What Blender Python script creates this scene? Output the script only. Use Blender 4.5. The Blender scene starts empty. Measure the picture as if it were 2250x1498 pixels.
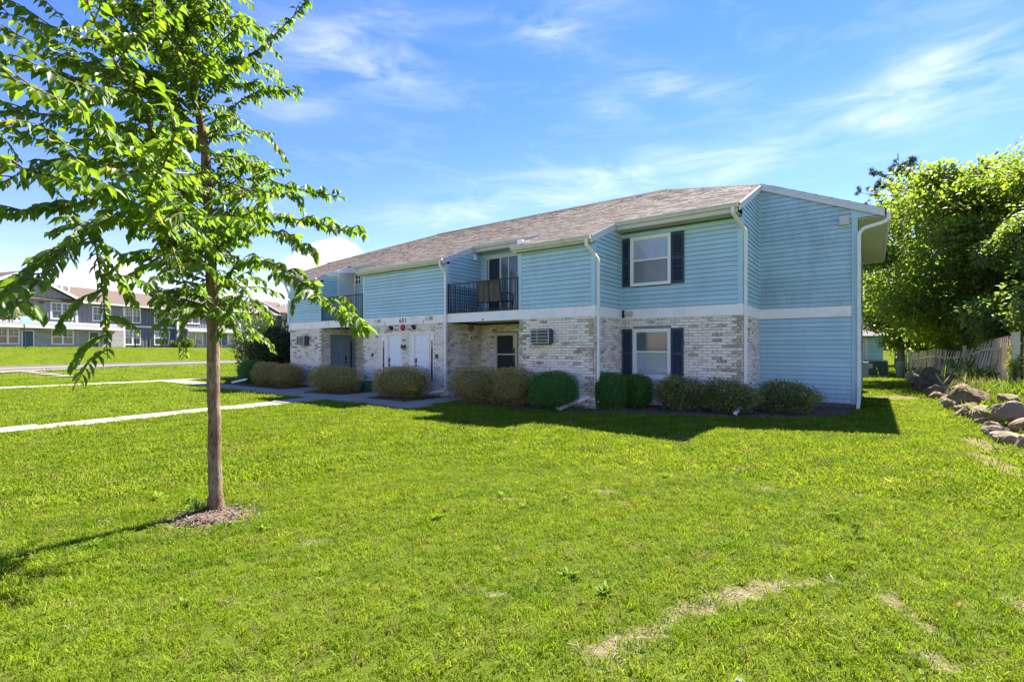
import bpy, bmesh, math, random
import numpy as np
from mathutils import Vector, Matrix, Quaternion
R = math.radians
random.seed(7); rng = np.random.default_rng(7)
SC = bpy.context.scene
COL = SC.collection

# ------------------------------------------------------------------ camera
ALPHA = R(36.58); CA, SA = math.cos(ALPHA), math.sin(ALPHA)
cam = bpy.data.cameras.new('camera'); camo = bpy.data.objects.new('camera', cam); COL.objects.link(camo)
cam.sensor_width = 36.0; cam.lens = 36.0 * 1069.5 / 2250.0
cam.shift_y = 16.4 / 2250.0
cam.clip_start = 0.05; cam.clip_end = 2000
camo.location = (0, 0, 1.69); camo.rotation_euler = (R(90), 0, ALPHA)
SC.camera = camo

# ------------------------------------------------------------------ world, sun, exposure
SUN_EL = R(50.0)
wd = bpy.data.worlds.new('World'); SC.world = wd; wd.use_nodes = True
nt = wd.node_tree; nt.nodes.clear()
def WN(t, **k):
    n = nt.nodes.new(t)
    for a, b in k.items(): setattr(n, a, b)
    return n
def wlink(a, b): nt.links.new(a, b)
def wmath(op, a, b=None, c=None):
    n = WN('ShaderNodeMath', operation=op)
    for i, v in enumerate((a, b, c)):
        if v is None: continue
        if isinstance(v, (int, float)): n.inputs[i].default_value = v
        else: wlink(v, n.inputs[i])
    return n.outputs[0]
sky = WN('ShaderNodeTexSky', sky_type='NISHITA'); sky.sun_disc = False
sky.sun_elevation = SUN_EL; sky.sun_rotation = 0.0; sky.altitude = 0; sky.air_density = 1.0; sky.dust_density = 0.0; sky.ozone_density = 1.6
tc = WN('ShaderNodeTexCoord'); D = tc.outputs['Generated']
def wdot(vec):
    n = WN('ShaderNodeVectorMath', operation='DOT_PRODUCT'); wlink(D, n.inputs[0]); n.inputs[1].default_value = vec
    return n.outputs['Value']
def pdir(px, py):
    xc, d, z = (px - 1125) / 1069.5, 1.0, (765.4 - py) / 1069.5
    return Vector((xc * CA - d * SA, xc * SA + d * CA, z)).normalized()
hsv = WN('ShaderNodeHueSaturation'); hsv.inputs['Saturation'].default_value = 1.36; hsv.inputs['Value'].default_value = 1.0
tint = WN('ShaderNodeMix', data_type='RGBA', blend_type='MULTIPLY'); tint.inputs[0].default_value = 1.0; tint.inputs[7].default_value = (0.80, 0.66, 0.74, 1)
wlink(sky.outputs[0], tint.inputs[6]); wlink(tint.outputs[2], hsv.inputs['Color'])
# clouds: thin cirrus wisps and two low cumulus heaps, as directions on the sky dome, broken up by noise
nz = WN('ShaderNodeTexNoise'); nz.inputs['Scale'].default_value = 7.0; nz.inputs['Detail'].default_value = 9.0; nz.inputs['Roughness'].default_value = 0.62; nz.inputs['Distortion'].default_value = 0.5
mp = WN('ShaderNodeMapping'); mp.inputs['Rotation'].default_value = (R(8), R(-14), R(20)); mp.inputs['Scale'].default_value = (0.8, 0.8, 3.4)
wlink(D, mp.inputs['Vector']); wlink(mp.outputs[0], nz.inputs['Vector'])
nz2 = WN('ShaderNodeTexNoise'); nz2.inputs['Scale'].default_value = 13.0; nz2.inputs['Detail'].default_value = 8.0; nz2.inputs['Roughness'].default_value = 0.6
wlink(D, nz2.inputs['Vector'])
def blob(px, py, px2, py2, half, soft=1.0):
    c = pdir((px + px2) / 2, (py + py2) / 2); e = pdir(px2, py2)
    ax = e - c * e.dot(c); la = ax.length; ax.normalize(); bx = c.cross(ax)
    hb = half / 1069.5
    u = wmath('DIVIDE', wdot(ax), la); v = wmath('DIVIDE', wdot(bx), hb)
    s = wmath('ADD', wmath('MULTIPLY', u, u), wmath('MULTIPLY', v, v))
    g = wmath('EXPONENT', wmath('MULTIPLY', s, -1.0))
    return wmath('MULTIPLY', g, wmath('GREATER_THAN', wdot(c), 0.3))
def wsum(l):
    o = l[0]
    for x in l[1:]: o = wmath('ADD', o, x)
    return o
cir = wsum([wmath('MULTIPLY', blob(*a), w) for a, w in [
    ((610, 120, 930, 165, 40), 1.0), ((1110, 60, 1300, 82, 24), 0.9), ((1340, 155, 1570, 200, 26), 0.8), ((1280, 235, 1440, 262, 22), 0.6),
    ((1000, 450, 1750, 330, 42), 0.85), ((1650, 310, 2300, 130, 40), 0.9), ((1900, 150, 2300, 90, 45), 0.5), ((520, 230, 760, 250, 30), 0.45), ((640, 60, 1000, 60, 50), 0.35), ((1200, 5, 1450, 20, 20), 0.5), ((850, 480, 1100, 440, 45), 0.5)]])
rmp = WN('ShaderNodeMapRange'); rmp.inputs['From Min'].default_value = 0.34; rmp.inputs['From Max'].default_value = 0.72; wlink(nz.outputs['Fac'], rmp.inputs['Value'])
cirm = wmath('MULTIPLY', wmath('MULTIPLY', cir, rmp.outputs[0]), 0.5)
gen = WN('ShaderNodeMapRange'); gen.inputs['From Min'].default_value = 0.52; gen.inputs['From Max'].default_value = 0.8; wlink(nz.outputs['Fac'], gen.inputs['Value'])
cum = wsum([blob(*a) for a in [(130, 625, 320, 605, 30), (190, 600, 290, 588, 26), (590, 590, 840, 560, 32), (670, 555, 780, 540, 28)]])
cr = WN('ShaderNodeMapRange'); cr.inputs['From Min'].default_value = 0.50; cr.inputs['From Max'].default_value = 0.66; wlink(wmath('ADD', wmath('MULTIPLY', cum, 0.42), wmath('MULTIPLY', nz2.outputs['Fac'], 0.55)), cr.inputs['Value'])
hz = WN('ShaderNodeSeparateXYZ'); wlink(D, hz.inputs[0])
mask = wmath('MINIMUM', wmath('ADD', wmath('ADD', cirm, wmath('MULTIPLY', gen.outputs[0], 0.10)), wmath('MULTIPLY', cr.outputs[0], 0.72)), 1.0)
mask = wmath('MULTIPLY', mask, wmath('GREATER_THAN', hz.outputs['Z'], 0.0))
mixc = WN('ShaderNodeMix', data_type='RGBA'); wlink(mask, mixc.inputs[0]); wlink(hsv.outputs[0], mixc.inputs[6]); mixc.inputs[7].default_value = (4.6, 4.6, 4.7, 1)
bg = WN('ShaderNodeBackground'); bg.inputs['Strength'].default_value = 0.091; wlink(mixc.outputs[2], bg.inputs['Color'])
wo = WN('ShaderNodeOutputWorld'); wlink(bg.outputs[0], wo.inputs['Surface'])

sl = bpy.data.lights.new('sun', 'SUN'); sl.energy = 5.0; sl.angle = R(0.53); sl.color = (1.0, 0.95, 0.86)
so = bpy.data.objects.new('sun', sl); COL.objects.link(so); so.rotation_euler = (SUN_EL - R(90), 0, R(0.5)); so.location = (0, 40, 50)
SC.view_settings.view_transform = 'Standard'; SC.view_settings.look = 'None'; SC.view_settings.gamma = 1.0; SC.view_settings.use_curve_mapping = False
SC.view_settings.exposure = 2.05
SC.cycles.max_bounces = 8; SC.cycles.diffuse_bounces = 6; SC.cycles.glossy_bounces = 3; SC.cycles.transmission_bounces = 3; SC.cycles.transparent_max_bounces = 6
SC.cycles.caustics_reflective = False; SC.cycles.caustics_refractive = False

# ------------------------------------------------------------------ materials
MATS = {}
class NM:
    """small node-material builder"""
    def __init__(s, name):
        s.m = bpy.data.materials.new(name); s.m.use_nodes = True; s.t = s.m.node_tree; s.t.nodes.clear()
        s.out = s.n('ShaderNodeOutputMaterial'); MATS[name] = s.m
    def n(s, t, **k):
        x = s.t.nodes.new(t)
        for a, b in k.items(): setattr(x, a, b)
        return x
    def l(s, a, b): s.t.links.new(a, b)
    def pos(s):
        return s.n('ShaderNodeNewGeometry').outputs['Position']
    def noise(s, scale, detail=4, rough=0.55, vec=None, stretch=None, dist=0.0):
        x = s.n('ShaderNodeTexNoise'); x.inputs['Scale'].default_value = scale; x.inputs['Detail'].default_value = detail; x.inputs['Roughness'].default_value = rough; x.inputs['Distortion'].default_value = dist
        v = vec if vec is not None else s.pos()
        if stretch:
            m = s.n('ShaderNodeMapping'); m.inputs['Scale'].default_value = stretch; s.l(v, m.inputs['Vector']); v = m.outputs[0]
        s.l(v, x.inputs['Vector']); return x.outputs['Fac']
    def rng(s, v, a, b, c=0.0, d=1.0):
        x = s.n('ShaderNodeMapRange'); s.l(v, x.inputs['Value'])
        for k, q in zip(('From Min', 'From Max', 'To Min', 'To Max'), (a, b, c, d)): x.inputs[k].default_value = q
        return x.outputs[0]
    def mix(s, fac, a, b, mode='MIX'):
        x = s.n('ShaderNodeMix', data_type='RGBA', blend_type=mode)
        for i, v in ((0, fac), (6, a), (7, b)):
            if isinstance(v, (int, float)): x.inputs[i].default_value = v
            elif isinstance(v, tuple): x.inputs[i].default_value = (*v[:3], 1)
            else: s.l(v, x.inputs[i])
        return x.outputs[2]
    def math(s, op, a, b=None):
        x = s.n('ShaderNodeMath', operation=op)
        for i, v in enumerate((a, b)):
            if v is None: continue
            if isinstance(v, (int, float)): x.inputs[i].default_value = v
            else: s.l(v, x.inputs[i])
        return x.outputs[0]
    def attr(s, name):
        return s.n('ShaderNodeAttribute', attribute_name=name).outputs['Fac']
    def rand(s): return s.n('ShaderNodeObjectInfo').outputs['Random']
    def bsdf(s, col, rough=0.7, spec=0.35, bump=None, bstr=0.2, bdist=0.01, coat=0, metal=0):
        b = s.n('ShaderNodeBsdfPrincipled')
        if isinstance(col, tuple): b.inputs['Base Color'].default_value = (*col[:3], 1)
        else: s.l(col, b.inputs['Base Color'])
        if isinstance(rough, (int, float)): b.inputs['Roughness'].default_value = rough
        else: s.l(rough, b.inputs['Roughness'])
        b.inputs['Specular IOR Level'].default_value = spec; b.inputs['Metallic'].default_value = metal
        if coat: b.inputs['Coat Weight'].default_value = coat; b.inputs['Coat Roughness'].default_value = 0.02
        if bump is not None:
            bp = s.n('ShaderNodeBump'); bp.inputs['Strength'].default_value = bstr; bp.inputs['Distance'].default_value = bdist; s.l(bump, bp.inputs['Height']); s.l(bp.outputs[0], b.inputs['Normal'])
        return b
    def done(s, sh):
        s.l(sh.outputs[0], s.out.inputs['Surface']); return s.m
def plain(name, c, rough=0.6, var=0.12, scale=6.0, spec=0.35, bump=0.0, bscale=60.0, dirt=None, dirts=1.2, metal=0, streak=None, coat=0):
    m = NM(name)
    f = m.noise(scale, 5)
    col = m.mix(f, tuple(x * (1 - var) for x in c), tuple(min(1, x * (1 + var)) for x in c))
    if dirt:
        d = m.rng(m.noise(dirts, 7, 0.68, stretch=streak), 0.52, 0.74)
        col = m.mix(m.math('MULTIPLY', d, 0.55), col, dirt)
    return m.done(m.bsdf(col, rough, spec, m.noise(bscale, 3) if bump else None, bump, 0.01, coat, metal))
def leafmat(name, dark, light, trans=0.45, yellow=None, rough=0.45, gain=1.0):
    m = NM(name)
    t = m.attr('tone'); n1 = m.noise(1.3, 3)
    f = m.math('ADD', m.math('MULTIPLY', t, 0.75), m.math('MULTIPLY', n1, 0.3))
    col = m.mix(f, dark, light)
    if yellow: col = m.mix(m.rng(t, 0.93, 0.98), col, yellow)
    p = m.bsdf(col, rough, 0.4)
    tr = m.n('ShaderNodeBsdfTranslucent')
    tcol = m.mix(1.0, col, (1.45 * gain, 1.35 * gain, 0.45 * gain), 'MULTIPLY'); m.l(tcol, tr.inputs['Color'])
    mx = m.n('ShaderNodeMixShader'); mx.inputs[0].default_value = trans; m.l(p.outputs[0], mx.inputs[1]); m.l(tr.outputs[0], mx.inputs[2])
    return m.done(mx)



def sidingmat(name, c, dirt, k0):
    m = NM(name); n1 = m.noise(1.7, 5, 0.6, stretch=(1, 1, 0.3)); n2 = m.noise(11, 5, 0.7, stretch=(1, 1, 0.4)); r1 = m.rand()
    col = m.mix(r1, tuple(x * 0.93 for x in c), tuple(x * 1.06 for x in c)); col = m.mix(m.math('MULTIPLY', m.rng(n1, 0.45, 0.75), k0), col, dirt); col = m.mix(m.math('MULTIPLY', m.rng(n2, 0.62, 0.74), k0 * 0.8), col, tuple(x * 0.6 for x in dirt))
    z = m.n('ShaderNodeSeparateXYZ'); m.l(m.pos(), z.inputs[0]); splash = m.math('MULTIPLY', m.rng(z.outputs['Z'], 0.75, 0.1), m.rng(n2, 0.3, 0.6)); col = m.mix(m.math('MULTIPLY', splash, 0.55), col, (0.27, 0.25, 0.20))
    return m.done(m.bsdf(col, m.rng(n1, 0.2, 0.8, 0.35, 0.6), 0.35, m.noise(2.6, 2), 0.12, 0.05))
sidingmat('siding_blue', (0.425, 0.635, 0.675), (0.34, 0.485, 0.505), 0.5); sidingmat('siding_blue_worn', (0.41, 0.595, 0.63), (0.28, 0.38, 0.38), 0.7)

plain('core_room', (0.03, 0.035, 0.035), 0.9); plain('siding_lap_shade', (0.055, 0.085, 0.095), 0.9)  # dark siding backing paints the shade under each lap
plain('trim_white', (0.90, 0.86, 0.80), 0.5, 0.04, 3.0, dirt=(0.55, 0.53, 0.48), dirts=1.5)
plain('fascia_grey', (0.66, 0.66, 0.66), 0.5, 0.06, 3.0, dirt=(0.45, 0.42, 0.38), dirts=3.0)
plain('gutter_cream', (0.62, 0.60, 0.53), 0.4, 0.06, 3.0, dirt=(0.35, 0.32, 0.25), dirts=3.5)
plain('downspout_white', (0.82, 0.79, 0.73), 0.4, 0.05, 3.0, dirt=(0.5, 0.48, 0.42), dirts=3.0)
plain('soffit_tan', (0.56, 0.53, 0.44), 0.6, 0.08, 4.0)
plain('shutter_navy', (0.035, 0.055, 0.085), 0.55, 0.1)
plain('frame_white', (0.84, 0.81, 0.74), 0.45, 0.04)
plain('frame_tan', (0.60, 0.58, 0.50), 0.5, 0.05)
plain('door_white', (0.80, 0.81, 0.83), 0.4, 0.03)
plain('door_blue', (0.20, 0.29, 0.34), 0.45, 0.05)
plain('panel_beige', (0.62, 0.60, 0.56), 0.6, 0.05)
plain('black_metal', (0.02, 0.022, 0.022), 0.5, 0.1)
plain('dark_plastic', (0.03, 0.032, 0.035), 0.4, 0.1)
plain('ac_metal', (0.42, 0.43, 0.41), 0.45, 0.08, metal=0.3)
plain('ac_dark', (0.06, 0.085, 0.085), 0.6, 0.1)
plain('lamp_glass', (0.55, 0.52, 0.42), 0.15, 0.08, coat=0.5)
plain('bell_red', (0.45, 0.03, 0.02), 0.4, 0.1)
plain('copper', (0.42, 0.17, 0.06), 0.4, 0.15, metal=0.4)
plain('sling_brown', (0.115, 0.10, 0.08), 0.8, 0.1)
plain('number_black', (0.02, 0.02, 0.02), 0.5, 0.05)
plain('bin_green', (0.02, 0.16, 0.085), 0.4, 0.06)
plain('utility_green', (0.055, 0.105, 0.095), 0.5, 0.08, dirt=(0.03, 0.05, 0.05))
plain('utility_pale', (0.22, 0.30, 0.25), 0.5, 0.08)
plain('concrete', (0.33, 0.28, 0.215), 0.85, 0.10, 2.5, bump=0.25, bscale=90, dirt=(0.19, 0.16, 0.12), dirts=1.1)
plain('road', (0.17, 0.15, 0.13), 0.9, 0.08, 1.5, bump=0.2, bscale=60)
plain('kerb', (0.24, 0.215, 0.18), 0.85, 0.08, 1.5)
plain('mulch', (0.125, 0.075, 0.043), 0.95, 0.5, 22.0, bump=0.9, bscale=38, dirt=(0.20, 0.145, 0.095), dirts=9)
plain('shed_roof', (0.16, 0.15, 0.14), 0.9, 0.25, 9)
plain('paper_white', (0.8, 0.8, 0.78), 0.6, 0.03)
plain('sign_blue', (0.35, 0.55, 0.62), 0.5, 0.05)
plain('fence_wood', (0.70, 0.55, 0.36), 0.85, 0.22, 5.0, dirt=(0.34, 0.28, 0.185), dirts=2.0, streak=(3, 3, 0.5), bump=0.3, bscale=40)
plain('gate_wood', (0.62, 0.53, 0.39), 0.8, 0.15, 5.0, dirt=(0.27, 0.24, 0.18), dirts=2.0, streak=(3, 3, 0.5))
plain('tan_foundation', (0.16, 0.13, 0.095), 0.9, 0.3, 9)
plain('dandelion', (0.75, 0.74, 0.68), 0.9, 0.1, 60)
plain('petal_orange', (0.75, 0.28, 0.03), 0.5, 0.2)
plain('far_grey', (0.30, 0.275, 0.29), 0.7, 0.03); plain('far_grey_mid', (0.235, 0.215, 0.235), 0.7, 0.03); plain('far_dark', (0.13, 0.133, 0.158), 0.7, 0.03)
plain('far_roof', (0.105, 0.075, 0.058), 0.9, 0.13, 5.0, bump=0.3, bscale=8)
plain('far_white', (0.68, 0.67, 0.65), 0.6, 0.02); plain('far_door', (0.03, 0.085, 0.11), 0.4, 0.05)
# glass over drawn curtains or a dark room; front panes tinted with sky and lawn reflections
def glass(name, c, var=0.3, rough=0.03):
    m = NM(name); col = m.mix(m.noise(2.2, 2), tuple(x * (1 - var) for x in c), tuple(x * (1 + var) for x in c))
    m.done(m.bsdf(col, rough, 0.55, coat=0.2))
glass('pane_dark', (0.018, 0.026, 0.032)); glass('pane_curtain_reflect', (0.36, 0.42, 0.47), 0.2); glass('pane_screen', (0.17, 0.185, 0.19), 0.25, 0.3); glass('pane_green', (0.085, 0.13, 0.125), 0.3, 0.12); glass('pane_far', (0.05, 0.065, 0.06), 0.4, 0.1); glass('pane_far_blind', (0.20, 0.25, 0.22), 0.2, 0.2)
# shingles: tone attribute per tab
m = NM('shingle'); t = m.attr('tone'); g = m.noise(160, 2)
c = m.mix(t, (0.052, 0.041, 0.034), (0.168, 0.136, 0.114)); c = m.mix(m.rng(m.noise(0.5, 4), 0.35, 0.7), c, m.mix(1.0, c, (1.08, 1.0, 0.94), 'MULTIPLY')); c = m.mix(m.math('MULTIPLY', g, 0.5), c, (0.19, 0.15, 0.13))
m.done(m.bsdf(c, 0.95, 0.2))
plain('ridge_dark', (0.04, 0.036, 0.036), 0.9)
# brick variants: base clay under worn whitewash
def brickmat(name, clay, cover, wash=(0.95, 0.83, 0.68)):
    m = NM(name)
    n1 = m.noise(17, 6, 0.7, stretch=(1, 1, 1.9)); n2 = m.noise(2.1, 3)
    k = m.rng(m.math('ADD', n1, m.math('MULTIPLY', m.math('SUBTRACT', n2, 0.5), 0.35)), 1.0 - cover - 0.06, 1.0 - cover + 0.06)
    w = m.mix(m.noise(9, 3), tuple(x * 0.86 for x in wash), tuple(min(1, x * 1.1) for x in wash))
    cl = m.mix(m.noise(30, 3), tuple(x * 0.7 for x in clay), tuple(x * 1.3 for x in clay))
    m.done(m.bsdf(m.mix(k, cl, w), 0.9, 0.2, n1, 0.5, 0.008))
brickmat('brick_white', (0.34, 0.27, 0.20), 0.68); brickmat('brick_pale', (0.40, 0.32, 0.24), 0.61); brickmat('brick_mixed', (0.32, 0.25, 0.18), 0.54)
brickmat('brick_tan', (0.40, 0.30, 0.205), 0.45); brickmat('brick_rose', (0.33, 0.20, 0.155), 0.48, (0.72, 0.61, 0.53)); brickmat('brick_grey', (0.20, 0.185, 0.165), 0.60, (0.74, 0.68, 0.59))
plain('mortar', (0.34, 0.295, 0.24), 0.95, 0.2, 14)
# stone veneer on the far townhouse
m = NM('far_stone'); bt = m.n('ShaderNodeTexBrick'); mp_ = m.n('ShaderNodeMapping'); mp_.inputs['Rotation'].default_value = (R(90), 0, R(18)); m.l(m.pos(), mp_.inputs[0]); m.l(mp_.outputs[0], bt.inputs['Vector'])
bt.inputs['Scale'].default_value = 3.0; bt.inputs['Color1'].default_value = (0.42, 0.37, 0.35, 1); bt.inputs['Color2'].default_value = (0.22, 0.20, 0.20, 1); bt.inputs['Mortar'].default_value = (0.2, 0.18, 0.17, 1); bt.inputs['Brick Width'].default_value = 0.9; bt.inputs['Row Height'].default_value = 0.3
m.done(m.bsdf(m.mix(0.35, bt.outputs['Color'], m.mix(m.noise(3.5, 4), (0.2, 0.19, 0.2), (0.55, 0.5, 0.47))), 0.9, 0.2))
# bark
m = NM('bark'); n1 = m.noise(26, 5, 0.65, stretch=(1, 1, 0.28)); n2 = m.noise(5, 4)
c = m.mix(m.rng(n1, 0.35, 0.65), (0.085, 0.05, 0.028), (0.33, 0.20, 0.11)); c = m.mix(m.rng(n2, 0.48, 0.75), c, (0.36, 0.28, 0.20)); n3 = m.noise(70, 4, 0.7, stretch=(1, 1, 0.2)); c = m.mix(m.rng(n3, 0.56, 0.66), c, (0.05, 0.032, 0.022))
m.done(m.bsdf(c, 0.9, 0.2, n3, 1.0, 0.02))
plain('twig_brown', (0.14, 0.085, 0.05), 0.8, 0.25, 12); plain('twig_grey', (0.24, 0.19, 0.14), 0.9, 0.25, 12); plain('dead_wood', (0.40, 0.34, 0.27), 0.9, 0.2, 12)
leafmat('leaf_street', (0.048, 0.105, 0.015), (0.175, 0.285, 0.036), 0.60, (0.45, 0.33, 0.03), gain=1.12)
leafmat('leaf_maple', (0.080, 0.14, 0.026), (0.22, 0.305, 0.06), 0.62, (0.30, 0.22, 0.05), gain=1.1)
leafmat('leaf_box', (0.022, 0.070, 0.010), (0.11, 0.27, 0.030), 0.3)
leafmat('leaf_barb', (0.095, 0.12, 0.022), (0.46, 0.37, 0.125), 0.3, (0.52, 0.24, 0.10))
leafmat('leaf_spirea', (0.045, 0.09, 0.018), (0.22, 0.26, 0.065), 0.3, (0.50, 0.34, 0.18))
leafmat('leaf_lilac', (0.065, 0.125, 0.030), (0.22, 0.31, 0.08), 0.52)
leafmat('leaf_dark', (0.018, 0.042, 0.012), (0.085, 0.13, 0.036), 0.35)
leafmat('leaf_pale', (0.09, 0.11, 0.05), (0.28, 0.30, 0.16), 0.35)
leafmat('leaf_bright', (0.06, 0.12, 0.015), (0.20, 0.28, 0.04), 0.45)
leafmat('needle', (0.04, 0.058, 0.032), (0.13, 0.155, 0.08), 0.2)
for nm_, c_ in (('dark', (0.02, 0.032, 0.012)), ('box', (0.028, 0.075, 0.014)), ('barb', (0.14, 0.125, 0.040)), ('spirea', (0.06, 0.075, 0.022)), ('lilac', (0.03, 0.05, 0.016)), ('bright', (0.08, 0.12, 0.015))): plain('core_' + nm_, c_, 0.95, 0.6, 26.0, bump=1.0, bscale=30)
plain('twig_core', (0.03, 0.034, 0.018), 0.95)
# rocks
m = NM('rock'); n1 = m.noise(3.0, 7, 0.62); n2 = m.noise(9, 6, 0.7)
c = m.mix(m.rng(n1, 0.35, 0.65), (0.082, 0.051, 0.027), (0.29, 0.205, 0.125)); rr = m.rand(); c = m.mix(m.math('MULTIPLY', rr, 0.55), c, (0.30, 0.235, 0.165)); c = m.mix(m.rng(n2, 0.60, 0.76), c, (0.31, 0.285, 0.215)); c = m.mix(m.rng(m.noise(1.7, 4), 0.6, 0.75), c, (0.20, 0.115, 0.07))
m.done(m.bsdf(c, 0.9, 0.25, n2, 0.7, 0.03))
# ground under the grass: green thatch, near part darkened as shade between blades, straw where worn (bare attribute)
m = NM('lawn_soil'); b = m.attr('bare'); tf = m.attr('turf'); n1 = m.noise(0.55, 5, 0.6); n2 = m.noise(7, 5, 0.7); n3 = m.noise(34, 4, 0.7)
grass = m.mix(m.rng(n1, 0.3, 0.7), (0.048, 0.085, 0.006), (0.085, 0.112, 0.010)); grass = m.mix(m.rng(n2, 0.40, 0.72), grass, (0.115, 0.135, 0.018)); grass = m.mix(m.rng(n3, 0.52, 0.75), grass, (0.06, 0.095, 0.009))
grass = m.mix(tf, m.mix(n3, (0.040, 0.068, 0.007), (0.105, 0.122, 0.020)), grass); straw = m.mix(n3, (0.10, 0.078, 0.040), (0.28, 0.23, 0.12)); k = m.rng(m.math('ADD', b, m.math('MULTIPLY', m.math('SUBTRACT', n2, 0.5), 0.5)), 0.35, 0.95)
m.done(m.bsdf(m.mix(k, grass, straw), 1.0, 0.0, n3, 0.8, 0.02))
# grass blades: noise patches, per-clump random
m = NM('blade'); n1 = m.noise(0.5, 5, 0.6); n2 = m.noise(3.2, 4, 0.6); r1 = m.rand(); n4 = m.noise(1.1, 5, 0.65)
wv = m.n('ShaderNodeTexWave', wave_type='BANDS', bands_direction='X'); wm = m.n('ShaderNodeMapping'); wm.inputs['Rotation'].default_value = (0, 0, R(28)); m.l(m.pos(), wm.inputs[0]); m.l(wm.outputs[0], wv.inputs['Vector']); wv.inputs['Scale'].default_value = 0.42; wv.inputs['Distortion'].default_value = 1.2; wv.inputs['Detail'].default_value = 2.0; wv.inputs['Detail Scale'].default_value = 0.6
c = m.mix(m.rng(n1, 0.32, 0.68), (0.102, 0.200, 0.006), (0.188, 0.270, 0.010)); c = m.mix(m.rng(m.math('ADD', m.math('MULTIPLY', n2, 0.7), m.math('MULTIPLY', r1, 0.4)), 0.55, 0.85), c, (0.21, 0.24, 0.035)); c = m.mix(m.math('MULTIPLY', m.rng(n4, 0.50, 0.72), 0.6), c, (0.105, 0.165, 0.02)); c = m.mix(m.math('MULTIPLY', wv.outputs['Fac'], 0.5), c, (0.225, 0.295, 0.02)); c = m.mix(m.rng(r1, 0.935, 0.975), c, (0.33, 0.29, 0.14)); gv = m.n('ShaderNodeVectorMath', operation='SCALE'); m.l(c, gv.inputs[0]); m.l(m.rng(m.math('FRACT', m.math('MULTIPLY', r1, 7.31)), 0, 1, 0.62, 1.3), gv.inputs['Scale']); c = gv.outputs[0]
p = m.bsdf(c, 0.6, 0.12); tr = m.n('ShaderNodeBsdfTranslucent'); m.l(m.mix(1.0, c, (1.5, 1.35, 0.5), 'MULTIPLY'), tr.inputs['Color']); mx = m.n('ShaderNodeMixShader'); mx.inputs[0].default_value = 0.42; m.l(p.outputs[0], mx.inputs[1]); m.l(tr.outputs[0], mx.inputs[2]); m.done(mx)
m = NM('weed'); r1 = m.rand(); c = m.mix(r1, (0.11, 0.20, 0.010), (0.18, 0.27, 0.016))
p = m.bsdf(c, 0.6, 0.12); tr = m.n('ShaderNodeBsdfTranslucent'); m.l(m.mix(1.0, c, (1.4, 1.3, 0.5), 'MULTIPLY'), tr.inputs['Color']); mx = m.n('ShaderNodeMixShader'); mx.inputs[0].default_value = 0.35; m.l(p.outputs[0], mx.inputs[1]); m.l(tr.outputs[0], mx.inputs[2]); m.done(mx)

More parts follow.
